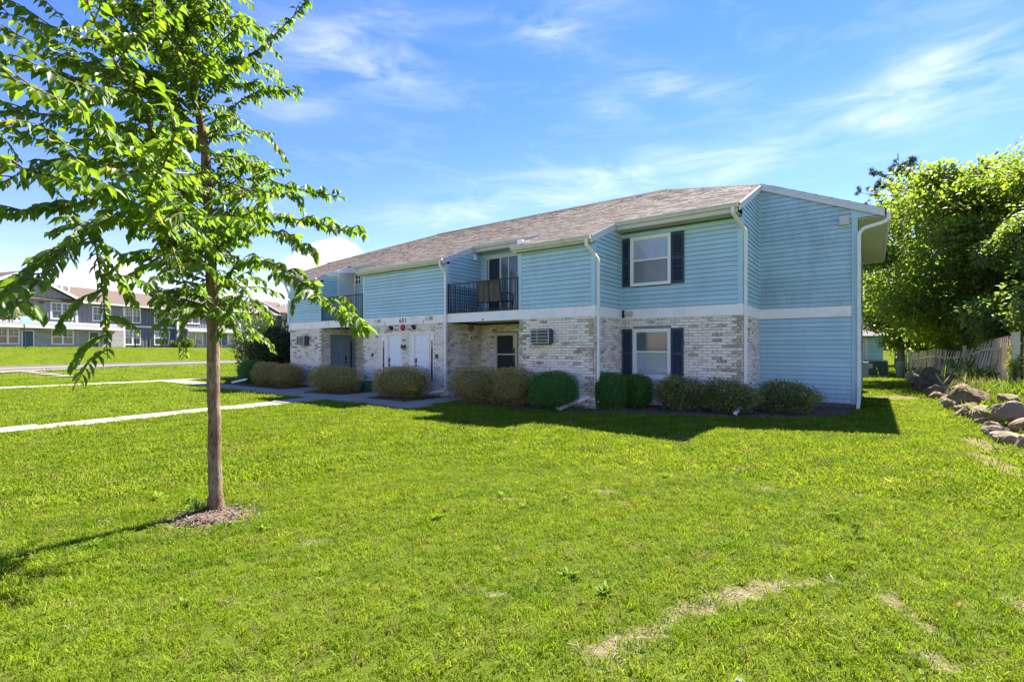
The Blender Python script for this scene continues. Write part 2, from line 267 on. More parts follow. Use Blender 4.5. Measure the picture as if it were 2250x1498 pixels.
# ------------------------------------------------------------------ mesh helpers
class MB:
    def __init__(s): s.v = []; s.f = []; s.mi = []
    def add(s, vs, fs, mi=0):
        o = len(s.v); s.v += [tuple(x) for x in vs]; s.f += [tuple(i + o for i in f) for f in fs]; s.mi += [mi] * len(fs); return s
    def box(s, x0, x1, y0, y1, z0, z1, mi=0):
        return s.add([(x0,y0,z0),(x1,y0,z0),(x1,y1,z0),(x0,y1,z0),(x0,y0,z1),(x1,y0,z1),(x1,y1,z1),(x0,y1,z1)],
                     [(0,3,2,1),(4,5,6,7),(0,1,5,4),(1,2,6,5),(2,3,7,6),(3,0,4,7)], mi)
    def obox(s, c, ax, ay, az, mi=0):
        c, ax, ay, az = map(Vector, (c, ax, ay, az))
        return s.add([c-ax-ay-az,c+ax-ay-az,c+ax+ay-az,c-ax+ay-az,c-ax-ay+az,c+ax-ay+az,c+ax+ay+az,c-ax+ay+az],
                     [(0,3,2,1),(4,5,6,7),(0,1,5,4),(1,2,6,5),(2,3,7,6),(3,0,4,7)], mi)
    def hull8(s, v, mi=0): return s.add(v, [(0,3,2,1),(4,5,6,7),(0,1,5,4),(1,2,6,5),(2,3,7,6),(3,0,4,7)], mi)
    def prism(s, poly, d, mi=0):
        d = Vector(d); n = len(poly); a = [Vector(q) for q in poly]; b = [q + d for q in a]
        return s.add(a + b, [tuple(range(n - 1, -1, -1)), tuple(range(n, 2 * n))] + [(i, (i + 1) % n, (i + 1) % n + n, i + n) for i in range(n)], mi)
    def tube(s, pts, rad, n=8, mi=0, prof=None, cap=True):
        """round tube, or rectangular pipe with prof=(half_a, half_b)"""
        pts = [Vector(q) for q in pts]; N = len(pts); rings = []; up = None
        for i, q in enumerate(pts):
            t = (pts[min(i + 1, N - 1)] - pts[max(i - 1, 0)]).normalized()
            if up is None:
                up = Vector((0, 0, 1)) if abs(t.z) < 0.9 else Vector((0, 1, 0))
            a = up.cross(t); a = a.normalized() if a.length > 1e-6 else Vector((1, 0, 0)); b = t.cross(a); up = b
            r = rad[i] if isinstance(rad, (list, tuple)) else rad
            if prof: ring = [q + a * sx * prof[0] + b * sy * prof[1] for sx, sy in ((-1,-1),(1,-1),(1,1),(-1,1))]
            else: ring = [q + a * math.cos(2*math.pi*k/n) * r + b * math.sin(2*math.pi*k/n) * r for k in range(n)]
            rings.append(ring)
        m = len(rings[0]); vs = [v for r_ in rings for v in r_]; fs = []
        for i in range(N - 1):
            for k in range(m): fs.append((i*m+k, i*m+(k+1)%m, (i+1)*m+(k+1)%m, (i+1)*m+k))
        if cap: fs += [tuple(range(m - 1, -1, -1)), tuple((N-1)*m + k for k in range(m))]
        return s.add(vs, fs, mi)
    def lathe(s, c, prof, n=16, mi=0, axis='Z'):
        vs = []; fs = []; c = Vector(c)
        for r, z in prof:
            for k in range(n):
                a = 2*math.pi*k/n; q = (r*math.cos(a), r*math.sin(a), z)
                if axis == 'Y': q = (q[0], q[2], q[1])
                if axis == 'X': q = (q[2], q[0], q[1])
                vs.append(c + Vector(q))
        for i in range(len(prof) - 1):
            for k in range(n): fs.append((i*n+k, i*n+(k+1)%n, (i+1)*n+(k+1)%n, (i+1)*n+k))
        fs += [tuple(range(n-1, -1, -1)), tuple((len(prof)-1)*n + k for k in range(n))]
        return s.add(vs, fs, mi)
    def mesh(s, name, mats, smooth=False, recalc=True):
        me = bpy.data.meshes.new(name); me.from_pydata(s.v, [], s.f)
        mats = [mats] if isinstance(mats, str) else mats
        for q in mats: me.materials.append(MATS[q])
        if len(mats) > 1: me.polygons.foreach_set('material_index', s.mi)
        if recalc:
            bm = bmesh.new(); bm.from_mesh(me); bmesh.ops.recalc_face_normals(bm, faces=bm.faces); bm.to_mesh(me); bm.free()
        if smooth: me.polygons.foreach_set('use_smooth', [True] * len(me.polygons))
        me.update(); return me
    def build(s, name, mats, parent=None, smooth=False, recalc=True):
        return ob(name, s.mesh(name, mats, smooth, recalc), parent)
def ob(name, data, parent=None, loc=None, rot=None):
    o = bpy.data.objects.new(name, data); COL.objects.link(o)
    if parent is not None: o.parent = parent
    if loc is not None: o.location = loc
    if rot is not None: o.rotation_euler = rot
    return o
def tag(o, label=None, cat=None, group=None, kind=None):
    if label: o['label'] = label
    if cat: o['category'] = cat
    if group: o['group'] = group
    if kind: o['kind'] = kind
    return o
def thing(name, label, cat, loc=(0, 0, 0), group=None):
    return tag(ob(name, None, None, loc), label, cat, group)
def arr_mesh(name, V, F, mat, tone=None, smooth=False, mats=None):
    """V (n,3), F (m,k) numpy"""
    me = bpy.data.meshes.new(name); V = np.asarray(V, np.float32); F = np.asarray(F, np.int32); k = F.shape[1]
    me.vertices.add(len(V)); me.vertices.foreach_set('co', V.ravel()); me.loops.add(F.size); me.loops.foreach_set('vertex_index', F.ravel())
    me.polygons.add(len(F)); me.polygons.foreach_set('loop_start', np.arange(0, F.size, k, dtype=np.int32))
    if smooth: me.polygons.foreach_set('use_smooth', np.ones(len(F), bool))
    me.materials.append(MATS[mat]); me.update(calc_edges=True)
    if tone is not None:
        a = me.attributes.new('tone', 'FLOAT', 'FACE'); a.data.foreach_set('value', np.asarray(tone, np.float32))
    return me
def unit(a): return a / np.maximum(np.linalg.norm(a, axis=-1, keepdims=True), 1e-9)
def leaves_mesh(name, P, Dr, N, L, Wd, mat, tone, fold=0.25, shape=4):
    """P base points, Dr leaf directions, N approx normals, L lengths, Wd widths"""
    n = len(P); Dr = unit(Dr); S = unit(np.cross(Dr, N)); N = np.cross(S, Dr); L = np.asarray(L)[:, None]; Wd = np.asarray(Wd)[:, None]
    if shape == 4:
        V = np.stack([P, P + Dr*L*0.45 + S*Wd*0.5 + N*Wd*fold, P + Dr*L, P + Dr*L*0.45 - S*Wd*0.5 + N*Wd*fold], 1).reshape(-1, 3)
        b = np.arange(n)[:, None] * 4; F = np.concatenate([b + [0, 1, 2], b + [0, 2, 3]], 1).reshape(-1, 3); rep = 2
    else:
        V = np.stack([P, P + Dr*L*0.12 + S*Wd*0.30 + N*Wd*fold*.6, P + Dr*L*0.42 + S*Wd*0.5 + N*Wd*fold, P + Dr*L*0.75 + S*Wd*0.24 + N*Wd*(fold*.3-.06), P + Dr*L - N*L*0.10,
                      P + Dr*L*0.75 - S*Wd*0.24 + N*Wd*(fold*.3-.06), P + Dr*L*0.42 - S*Wd*0.5 + N*Wd*fold, P + Dr*L*0.12 - S*Wd*0.30 + N*Wd*fold*.6, P + Dr*L*0.45], 1).reshape(-1, 3)
        b = np.arange(n)[:, None] * 9; F = np.concatenate([b + [0,1,8], b + [1,2,8], b + [2,3,8], b + [3,4,8], b + [4,5,8], b + [5,6,8], b + [6,7,8], b + [7,0,8]], 1).reshape(-1, 3); rep = 8
    return arr_mesh(name, V, F, mat, np.repeat(tone, rep), smooth=(shape != 4))
def sstep(a, b, x):
    t = np.clip((x - a) / (b - a), 0, 1); return t * t * (3 - 2 * t)

# ------------------------------------------------------------------ terrain
FA = np.array([-71.6, 13.46]); FD = np.array([-0.312, 0.950]); FN = np.array([0.950, 0.312])
def zg(x, y):
    x = np.asarray(x, float); y = np.asarray(y, float)
    edge = 1.75 + 0.10 * np.sin(y * 0.9)
    bank = sstep(0.05, 2.1, x - edge) * (0.62 + 0.25 * sstep(16, 26, y)) * sstep(5, 11, y)
    n = (x - FA[0]) * FN[0] + (y - FA[1]) * FN[1]
    far = 0.28 * sstep(34, 24, n) + 1.52 * sstep(17.2, 3.0, n)
    hum = 0.018 * np.sin(x * 1.3 + y * 0.7) * np.sin(y * 1.1 - x * 0.4)
    return bank + far + hum * sstep(60, 20, np.abs(x) + np.abs(y))
def wpt(px, py):
    """flat-lawn point under a sight line (used for measured marks on the lawn)"""
    d = 1069.5 * 1.69 / (py - 765.4); xc = (px - 1125) / 1069.5 * d
    return np.array([xc * CA - d * SA, xc * SA + d * CA])
def inpoly(x, y, poly):
    r_ = np.zeros(len(x), bool); n = len(poly); j = n - 1
    for i in range(n):
        xi, yi = poly[i]; xj, yj = poly[j]
        c = ((yi > y) != (yj > y)) & (x < (xj - xi) * (y - yi) / (yj - yi + 1e-12) + xi); r_ ^= c; j = i
    return r_
def seg_dist(x, y, a, b):
    a = np.array(a); b = np.array(b); d = b - a; t = np.clip(((x - a[0]) * d[0] + (y - a[1]) * d[1]) / (d @ d), 0, 1)
    return np.hypot(x - a[0] - t * d[0], y - a[1] - t * d[1])
BARE = [((-1.20, 2.42), (-1.10, 2.80), 0.085), ((-1.10, 2.80), (-0.96, 3.25), 0.06), ((-0.96, 3.25), (-0.62, 3.92), 0.07), ((-0.62, 3.92), (-0.25, 4.28), 0.035), ((0.08, 4.22), (0.26, 3.92), 0.06),
        ((0.22, 3.55), (0.34, 3.42), 0.055), ((0.78, 4.6), (0.84, 4.45), 0.06), ((1.35, 10.6), (1.6, 9.2), 0.22), ((1.5, 12.6), (1.62, 11.2), 0.22), ((-2.83, 9.1), (-2.75, 9.3), 0.16), ((-2.1, 2.6), (-2.0, 2.62), 0.05), ((-2.6, 5.2), (-2.5, 5.3), 0.09), ((-3.45, 4.3), (-3.2, 4.4), 0.06),
        ((-1.7, 7.3), (-1.4, 7.6), 0.10), ((-1.1, 6.5), (-0.9, 6.6), 0.08), ((-4.0, 2.4), (-3.8, 2.5), 0.05), ((-6.5, 2.75), (-6.2, 2.95), 0.08), ((0.3, 21.0), (0.9, 21.6), 0.5), ((-6.0, 5.5), (-5.7, 5.7), 0.06), ((-0.3, 6.9), (-0.1, 7.0), 0.06)]
def bare(x, y):
    b = np.zeros_like(x); x = x + .035 * np.sin(y * 9 + 3 * np.sin(x * 7)) + .03 * np.sin(y * 23 + x * 17) + .02 * np.sin(y * 51 - x * 39); y = y + .035 * np.sin(x * 8 + 2 * np.sin(y * 6)) + .03 * np.sin(x * 27 - y * 13)
    for a, c, r in BARE: b = np.maximum(b, np.clip(1.15 - seg_dist(x, y, a, c) / r * 0.55, 0, .85))
    ring = np.clip(1.6 - np.hypot((x + 5.38) / 0.34, (y - 2.12) / 0.40), 0, 1)
    return np.maximum(b, ring)
def axis(brk):
    o = []
    for a, b, s in brk: o += list(np.arange(a, b, s))
    return np.array(o + [brk[-1][1]])
gx = axis([(-420, -110, 31), (-110, -30, 2.0), (-30, -12, 0.6), (-12, -7, 0.25), (-7, 3.4, 0.075), (3.4, 12, 0.35), (12, 60, 4), (60, 320, 26)])
gy = axis([(-320, -20, 30), (-20, 0, 1.5), (0, 1.2, 0.2), (1.2, 8, 0.075), (8, 24, 0.22), (24, 60, 0.9), (60, 140, 4), (140, 520, 38)])
GX, GY = np.meshgrid(gx, gy); GZ = zg(GX, GY); nx, ny = len(gx), len(gy)
ii = (np.arange(ny - 1)[:, None] * nx + np.arange(nx - 1)[None]).ravel()
gm = arr_mesh('ground', np.stack([GX.ravel(), GY.ravel(), GZ.ravel()], 1), np.stack([ii, ii + 1, ii + nx + 1, ii + nx], 1), 'lawn_soil', smooth=True)
a = gm.attributes.new('bare', 'FLOAT', 'POINT'); a.data.foreach_set('value', bare(GX.ravel(), GY.ravel()).astype(np.float32))
a = gm.attributes.new('turf', 'FLOAT', 'POINT'); a.data.foreach_set('value', sstep(9, 30, np.hypot(GX.ravel(), GY.ravel())).astype(np.float32))
tag(ob('ground', gm), kind='structure')

# walks: each slab its own piece on a walk
def walk(name, a0, a1, b0, b1, n, mat='concrete', z=0.028):
    """strip from edge a (left pair) to edge b, n slabs; a0->a1 and b0->b1 are its two long sides"""
    base = ob(name, None); tag(base, kind='structure')
    a0, a1, b0, b1 = (Vector((*q, 0)) for q in (a0, a1, b0, b1)); g = 0.02
    L = ((a1 - a0).length + (b1 - b0).length) / 2
    for i in range(n):
        t0 = i / n + g / L; t1 = (i + 1) / n - g / L
        q = [a0.lerp(a1, t0), a0.lerp(a1, t1), b0.lerp(b1, t1), b0.lerp(b1, t0)]
        zc = float(zg(q[0].x, q[0].y)) + z + random.uniform(-0.003, 0.003)
        v = [(p_.x, p_.y, -0.1) for p_ in q] + [(p_.x, p_.y, zc) for p_ in q]
        MB().hull8(v).build('slab', mat, base)
    return base
WALKS = []
def W4(name, a0, a1, b0, b1, n, **k):
    walk(name, a0, a1, b0, b1, n, **k); WALKS.append([a0, a1, b1, b0])
W4('path_to_street', (-15.41, 9.17), (-14.55, 1.0), (-14.42, 9.17), (-13.72, 1.0), 6)
W4('path_to_street', (-14.55, 0.99), (-12.9, -16), (-13.72, 0.99), (-12.0, -16), 10)
W4('front_walk', (-29.0, 9.2), (-10.36, 9.2), (-29.0, 10.2), (-10.36, 10.2), 14)
W4('side_path', (-30.15, -14), (-30.15, 26), (-29.02, -14), (-29.02, 26), 26)
W4('entry_walk', (-19.3, 10.22), (-19.3, 12.2), (-17.55, 10.22), (-17.55, 12.2), 1)
W4('entry_walk', (-15.25, 10.22), (-15.25, 12.2), (-13.9, 10.22), (-13.9, 12.2), 1)
W4('entry_walk', (-11.72, 10.22), (-11.72, 12.2), (-10.62, 10.22), (-10.62, 12.2), 1)
W4('corner_path', (-46, 5.6), (-36.5, 7.6), (-46, 4.9), (-36.7, 6.9), 6)
# beds
def bed(poly, z=0.03, name='mulch_bed'):
    n = len(poly); c = np.mean(poly, 0); sub = []
    for i in range(n):
        p0, p1 = np.array(poly[i]), np.array(poly[(i + 1) % n]); k = max(1, int(np.hypot(*(p1 - p0)) / 0.22))
        for j in range(k): sub.append(p0 + (p1 - p0) * j / k)
    rings = []; V = []
    for s_, h_ in ((1.0, -0.03), (0.95, 0.6), (0.75, 1.0), (0.4, 1.0)):
        for q in sub:
            w = c + (q - c) * s_ + rng.normal(0, 0.015, 2); V.append((w[0], w[1], z * h_ + rng.normal(0, 0.008) * (s_ < 1) + float(zg(w[0], w[1]))))
    V.append((c[0], c[1], z + float(zg(*c)))); m_ = len(sub); F = []
    for r_ in range(3):
        for k in range(m_): F.append((r_*m_+k, r_*m_+(k+1) % m_, (r_+1)*m_+(k+1) % m_, (r_+1)*m_+k))
    for k in range(m_): F.append((3*m_+k, 3*m_+(k+1) % m_, 4*m_))
    tag(MB().add(V, F).build(name, 'mulch', smooth=True), kind='structure'); BEDS.append(poly)
BEDS = []
bed([(-24.9, 10.3), (-19.35, 10.25), (-19.35, 12.2), (-22.0, 12.2), (-25.2, 12.9)])
bed([(-17.5, 10.25), (-15.3, 10.3), (-15.3, 12.2), (-17.5, 12.2)])
bed([(-13.85, 10.25), (-11.77, 10.3), (-11.77, 12.2), (-13.85, 12.2)])
bed([(-10.55, 11.35), (-9.2, 10.95), (-7.9, 10.95), (-6.7, 11.05), (-6.2, 11.2), (-6.2, 12.2), (-10.55, 12.2)])
bed([(-6.25, 11.25), (-5.2, 11.75), (-3.9, 12.35), (-2.7, 12.8), (-2.75, 14.05), (-6.2, 14.05)])
bed([(-2.75, 12.85), (-1.6, 13.35), (-0.8, 14.3), (-0.35, 15.4), (-0.4, 16.48), (-2.75, 16.48)])
# road, kerbs
def fpt(S, n): q = FA + FD * S + FN * n; return (q[0], q[1])
def strip(name, n0, n1, S0, S1, mat, z, k=60, kind='structure'):
    V = []; F = []
    for i in range(k + 1):
        S = S0 + (S1 - S0) * i / k
        for n in (n0, n1):
            x, y = fpt(S, n); V.append((x, y, float(zg(x, y)) + z))
    for i in range(k): F.append((2*i, 2*i+1, 2*i+3, 2*i+2))
    for i in range(k):   # sides
        pass
    return tag(MB().add(V, F).build(name, mat, recalc=False), kind=kind)
strip('road', 17.6, 24.0, -90, 130, 'road', 0.02)
for n0 in (17.3, 24.0):
    V = []; F = []
    for i in range(61):
        S = -90 + 220 * i / 60
        if n0 > 20 and S < -24: S = -24
        for n, dz in ((n0, -0.1), (n0, 0.13), (n0 + 0.3, 0.13), (n0 + 0.3, -0.1)):
            x, y = fpt(S, n); V.append((x, y, float(zg(x, y)) + dz))
    for i in range(60):
        for k in range(4): F.append((4*i+k, 4*i+(k+1) % 4, 4*i+4+(k+1) % 4, 4*i+4+k))
    tag(MB().add(V, F).build('kerb', 'kerb'), kind='structure')
dv = [fpt(-7.5, 24.0), fpt(-10.5, 24.6), fpt(-14, 25.9), fpt(-19, 27), fpt(-60, 27), fpt(-60, 24.0)]
V = [(x, y, float(zg(x, y)) + 0.05) for x, y in dv]; tag(MB().add(V, [tuple(range(len(V)))]).build('driveway', 'road'), kind='structure')
DRIVE = dv

# ------------------------------------------------------------------ the blue apartment building
Y1, Y2, Y3 = 12.24, 14.07, 16.52
XE, XD, XC, XCl, XBr, XBl, XAr, XAl = -0.37, -2.81, -6.23, -8.80, -11.88, -16.56, -19.56, -22.13
MIR = -28.36; XDm, XEm = MIR - XD, MIR - XE
ZB, ZT = 2.58, 2.885
RS = 0.42; RY = 21.02
def zfront(y): return 5.48 + RS * (y - 13.64)
def zside(x): return 5.45 + RS * (0.25 - x)
BLD = thing('apartment_building', 'two storey light blue sided apartment building with whitewashed brick ground floor', 'building')
class Frame:
    def __init__(s, P0, du, n): s.P0 = Vector((*P0, 0)); s.du = Vector((*du, 0)); s.n = Vector((*n, 0))
    def p(s, u, off, z): return s.P0 + s.du * u + s.n * off + Vector((0, 0, z))
    def box(s, mb, u0, u1, o0, o1, z0, z1, mi=0):
        return mb.hull8([s.p(u0,o0,z0), s.p(u1,o0,z0), s.p(u1,o1,z0), s.p(u0,o1,z0), s.p(u0,o0,z1), s.p(u1,o0,z1), s.p(u1,o1,z1), s.p(u0,o1,z1)], mi)
def front(x0, y): return Frame((x0, y), (1, 0), (0, -1))
def right(x, y0): return Frame((x, y0), (0, 1), (1, 0))
def left(x, y0): return Frame((x, y0), (0, 1), (-1, 0))
# cores
cb = MB()
cb.box(XDm + .2, XD - .2, Y2 + .2, 27.8, 0, 5.18); cb.box(XEm + .2, XE - .2, Y3 + .2, 25.3, 0, 5.2)
for x0, x1 in ((XAl, XAr), (XBl, XBr), (XCl, XC)): cb.box(x0 + .2, x1 - .2, Y1 + .2, Y2 + .3, 0, 4.58)
cb.build('inner_wall', 'core_room', BLD)
def siding(fr, lo, hi, z0, z1, mat='siding_blue', holes=(), exp=0.127, name='siding_wall', base=0.0):
    """lapped boards; lo, hi are functions of z giving the board ends"""
    wall = MB()
    zz = z0; n = 0; root = None; boards = []
    while zz < z1 - 0.012:
        zb_ = min(zz + exp, z1)
        segs = [(lo(zz), hi(zz), lo(zb_), hi(zb_))]
        zc = (zz + zb_) / 2
        for (h0, h1, ha, hb) in holes:
            if ha < zc < hb:
                new = []
                for a0, a1, b0, b1 in segs:
                    if a0 < h0 < a1: new.append((a0, h0, b0, h0))
                    if a0 < h1 < a1: new.append((h1, a1, h1, b1))
                    if h1 <= a0 or h0 >= a1: new.append((a0, a1, b0, b1))
                segs = new
        for sg in segs:
            a0, a1, b0, b1 = sg
            if a1 - a0 > 2.2 and random.random() < .45:
                c = random.uniform(a0 + .5, a1 - .5); boards.append((zz, zb_, (a0, c, b0, c))); boards.append((zz, zb_, (c + .004, a1, c + .004, b1)))
            else: boards.append((zz, zb_, sg))
        zz = zb_
    # backing sheet (part), dark to paint the lap shadow lines; boards are its pieces
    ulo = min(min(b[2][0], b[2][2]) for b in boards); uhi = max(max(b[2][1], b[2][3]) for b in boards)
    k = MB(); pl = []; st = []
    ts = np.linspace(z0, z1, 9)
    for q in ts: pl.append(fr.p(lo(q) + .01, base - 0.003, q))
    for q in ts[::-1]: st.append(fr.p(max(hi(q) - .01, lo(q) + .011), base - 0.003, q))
    k.prism(pl + st, -fr.n * 0.015); root = k.build(name, 'siding_lap_shade', BLD)
    for za, zb_, (a0, a1, b0, b1) in boards:
        if a1 - a0 < 0.02 and b1 - b0 < 0.02: continue
        a1 = max(a1, a0 + .004); b1 = max(b1, b0 + .004); zt_ = min(zb_ + 0.006, zb_ + 0.006)
        j = random.uniform(-0.0012, 0.0012)
        ot = base + 0.026 + j; tp = base + 0.004; za += 0.016
        MB().hull8([fr.p(a0, base, za), fr.p(a1, base, za), fr.p(a1, ot, za), fr.p(a0, ot, za), fr.p(b0, base, zt_), fr.p(b1, base, zt_), fr.p(b1, tp, zt_), fr.p(b0, tp, zt_)]).build('siding_board', mat, root)
    return root
C_ = lambda v: (lambda z: v)
def rake_lo_front(z):     # first y (as u offset) where the roof underside clears z on a return wall that starts at y0
    return 13.64 + (z + 0.16 - 5.48) / RS
# upper storey
siding(front(XD, Y3), C_(0), lambda z: min(2.32, 0.25 - (z + 0.17 - 5.45) / RS - XD), ZT, 6.55, 'siding_blue_worn')
k = MB(); fE = front(XD, Y3)   # boxed eave return filling the end of the rake
k.prism([fE.p(2.32, 0.0, 5.30), fE.p(3.02, 0.0, 5.30), fE.p(2.5, 0, 5.50), fE.p(2.32, 0, 5.58)], fE.n * 0.015); k.build('eave_return', 'siding_blue', BLD)
siding(front(XD, Y3), C_(0), C_(2.32), 0.14, ZB, 'siding_blue')
siding(right(XD, Y2), lambda z: max(0.0, rake_lo_front(z) - Y2), C_(Y3 - Y2), ZT, 6.52)
siding(front(XC, Y2), C_(0), C_(XD - XC - .09), ZT, 5.20, holes=[(XC * -1 - 5.92, XC * -1 - 4.70, 3.57, 5.03)])
siding(right(XC, Y1), lambda z: max(0.0, rake_lo_front(z) - Y1), C_(Y2 - Y1), ZT, 5.42)
siding(front(XCl, Y1), C_(0.09), C_(XC - XCl - .09), ZT, 4.62)
siding(front(XBl, Y1), C_(0.09), C_(XBr - XBl - .09), ZT, 4.62)
siding(front(XAl, Y1), C_(0.09), C_(XAr - XAl - .09), ZT, 4.62)
siding(right(XBr, Y1), lambda z: max(0.09, rake_lo_front(z) - Y1), C_(Y2 - Y1), ZT, 5.42)
siding(right(XAr, Y1), lambda z: max(0.09, rake_lo_front(z) - Y1), C_(Y2 - Y1), ZT, 5.42, holes=[(0.80, 1.74, 2.9, 5.22)])
siding(left(XCl, Y1), lambda z: max(0.09, rake_lo_front(z) - Y1), C_(Y2 - Y1), ZT, 5.42)
siding(left(XBl, Y1), lambda z: max(0.09, rake_lo_front(z) - Y1), C_(Y2 - Y1), ZT, 5.42)
siding(left(XAl, Y1), lambda z: max(0.09, rake_lo_front(z) - Y1), C_(Y2 - Y1), ZT, 5.42)
siding(front(XBr, Y2), C_(0), C_(XCl - XBr), ZT, 5.25, holes=[(0.21, 1.80, 2.9, 5.08)])
siding(front(XAr, Y2), C_(0), C_(XBl - XAr), ZT, 5.25, holes=[(0.05, 0.48, 4.66, 5.14)])
siding(right(XE, Y3), C_(0.09), C_(9.0), 0.14, ZB); siding(right(XE, Y3), C_(0.09), C_(9.0), ZT, 5.28)
siding(left(XAl, Y2), C_(0), C_(2.4), ZT, 5.4); siding(front(XDm, Y2), C_(0), C_(XAl - XDm), ZT, 5.2); siding(front(XEm, Y3), C_(0), C_(XDm - XEm), 0.14, 5.3)
# foundation strip under the sided end
MB().box(XD + .02, XE - .01, Y3 - .004, Y3 + .1, -0.1, 0.15).build('foundation', 'tan_foundation', BLD)
# corner boards
cbm = []
def corner(x0, x1, y0, y1, z0, z1, mat='siding_blue'): MB().box(x0, x1, y0, y1, z0, z1).build('corner_board', mat, BLD)
corner(XE - .115, XE + .025, Y3 - .025, Y3 + .10, 0.13, 5.32)
corner(XD - .10, XD + .022, Y2 - .022, Y2 + .09, ZT, 5.20); corner(XC - .10, XC + .022, Y1 - .022, Y1 + .09, ZT, 4.62)
corner(XBr - .10, XBr + .022, Y1 - .022, Y1 + .09, ZT, 4.62); corner(XAr - .10, XAr + .022, Y1 - .022, Y1 + .09, ZT, 4.62)
corner(XCl - .022, XCl + .09, Y1 - .022, Y1 + .09, ZT, 4.64); corner(XBl - .022, XBl + .09, Y1 - .022, Y1 + .09, ZT, 4.64); corner(XAl - .022, XAl + .09, Y1 - .022, Y1 + .09, ZT, 4.62)
for x, y, z1 in ((XC, Y2, 5.2), (XD, Y3, 6.45), (XBr, Y2, 5.2), (XAr, Y2, 5.2)): MB().box(x + .003, x + .032, y - .032, y - .003, ZT, z1).build('inside_corner_trim', 'siding_blue', BLD)
# white band boards
def band(x0, x1, y0, y1): MB().box(x0, x1, y0, y1, ZB, ZT).build('band_board', 'trim_white', BLD)
band(XAl - .03, XBr + .035, Y1 - .035, Y1 + .03); band(XBr + .038, XC + .03, Y1 - .035, Y1 + .03)
band(XC - .03, XC + .032, Y1 + .032, Y2 - .036); band(XC, XD + .03, Y2 - .034, Y2 + .03)
band(XD - .03, XD + .032, Y2 + .032, Y3 - .036); band(XD, XE - .12, Y3 - .034, Y3 + .03); band(XE - .02, XE + .03, Y3 + .12, 25.5)
band(XAl - .032, XAl + .02, Y1 + .033, Y2)
MB().box(XAl - .045, XAl + .015, Y1 - .05, Y1 + .06, 2.47, 2.74).build('band_end_block', 'trim_white', BLD)
# balcony slabs, floors
def slab(x0, x1):
    s_ = MB().box(x0 + .02, x1 - .02, Y1 + .04, Y2 - .01, ZB + .05, ZT - .02).build('balcony', 'frame_tan', BLD)
    MB().box(x0 + .01, x1 - .01, Y1 - .05, Y1 + .06, ZT + .003, ZT + .035).build('balcony_edge', 'black_metal', s_)
    return s_
balAB = slab(XAr, XBl); balBC = slab(XBr, XCl)
for x0, x1 in ((XAr, XBl), (XBr, XCl)): MB().box(x0, x1, Y1 + .0, Y2, -0.05, 0.035).build('porch_floor', 'concrete', BLD)

# bricks
BR = []   # (frame, u, z, L, variant)
VAR = ['brick_white', 'brick_pale', 'brick_mixed', 'brick_tan', 'brick_rose', 'brick_grey']
def brick_wall(fr, L, z0, z1, holes=(), tan_lo=0.0, tan_hi=0.0, grey=0.0):
    mb = MB(); us = sorted({0.0, L} | {q for h_ in holes for q in h_[:2]})
    for ua, ub in zip(us, us[1:]):
        zs = [z0]; 
        for h_ in sorted(holes, key=lambda q: q[2]):
            if h_[0] <= ua + .001 and h_[1] >= ub - .001: zs += [max(z0, h_[2]), h_[3]]
        zs.append(z1)
        for za_, zb_ in zip(zs[::2], zs[1::2]):
            if zb_ - za_ > .01: fr.box(mb, ua, ub, -0.10, -0.001, za_, zb_)
    root = mb.build('brick_wall', 'mortar', BLD)
    h, l, g = 0.0813, 0.254, 0.010; row = 0; z = z0
    while z + h * 0.6 < z1:
        hh = min(h, z1 - z) - g; u = -l / 2 if row % 2 else 0.0
        while u < L - 0.02:
            a, b = max(u, 0), min(u + l - g, L); cuts = [(a, b)]
            for h0, h1, ha, hb in holes:
                if z + hh > ha + .01 and z < hb - .01:
                    new = []
                    for a_, b_ in cuts:
                        if b_ <= h0 or a_ >= h1: new.append((a_, b_)); continue
                        if a_ < h0: new.append((a_, h0 - .004))
                        if b_ > h1: new.append((h1 + .004, b_))
                    cuts = new
            for a_, b_ in cuts:
                if b_ - a_ < 0.03: continue
                q = random.random(); c = (a_ + b_) / 2
                if c < tan_lo or c > L - tan_hi: v = 3 if q < .72 else (2 if q < .88 else 0)
                else: v = 0 if q < .38 else 1 if q < .68 else 2 if q < .85 else 4 if q < .90 else 5 if q < .975 + grey else 3
                if q < grey: v = 5
                BR.append((root, fr, a_, b_, z + g / 2, hh, v))
            u += l
        z += h; row += 1
    return root
F_D = front(XC, Y2); brick_wall(F_D, XD - XC, 0, ZB, holes=[(5.90 - 5.53, 1.53, 0.72, 2.30)], tan_hi=.14)
brick_wall(right(XD, Y2), Y3 - Y2, 0, ZB, grey=.25)
F_C = front(XCl, Y1); brick_wall(F_C, XC - XCl, 0, ZB, holes=[(0.46, 1.18, 1.82, 2.26)], tan_lo=.16, tan_hi=.17)
brick_wall(right(XC, Y1), Y2 - Y1, 0, ZB, grey=.25)
F_B = front(XBl, Y1); brick_wall(F_B, XBr - XBl, 0, ZB, holes=[(0.97, 2.31, 0, 2.28), (2.70, 4.03, 0, 2.28)], tan_lo=.12)
F_A = front(XAl, Y1); brick_wall(F_A, XAr - XAl, 0, ZB, holes=[(0.88, 1.58, 1.84, 2.25)], tan_hi=.15)
brick_wall(right(XBr, Y1), Y2 - Y1, 0.04, ZB, tan_lo=.22, grey=.3); brick_wall(right(XAr, Y1), Y2 - Y1, 0.04, ZB, holes=[(0.44, 1.74, 0, 2.31)], tan_lo=.2, grey=.3)
brick_wall(front(XBr, Y2), XCl - XBr, 0.04, ZB, holes=[(0.65, 1.70, 0.75, 2.27)], tan_hi=.3, grey=.3); brick_wall(front(XAr, Y2), XBl - XAr, 0.04, ZB, grey=.3)
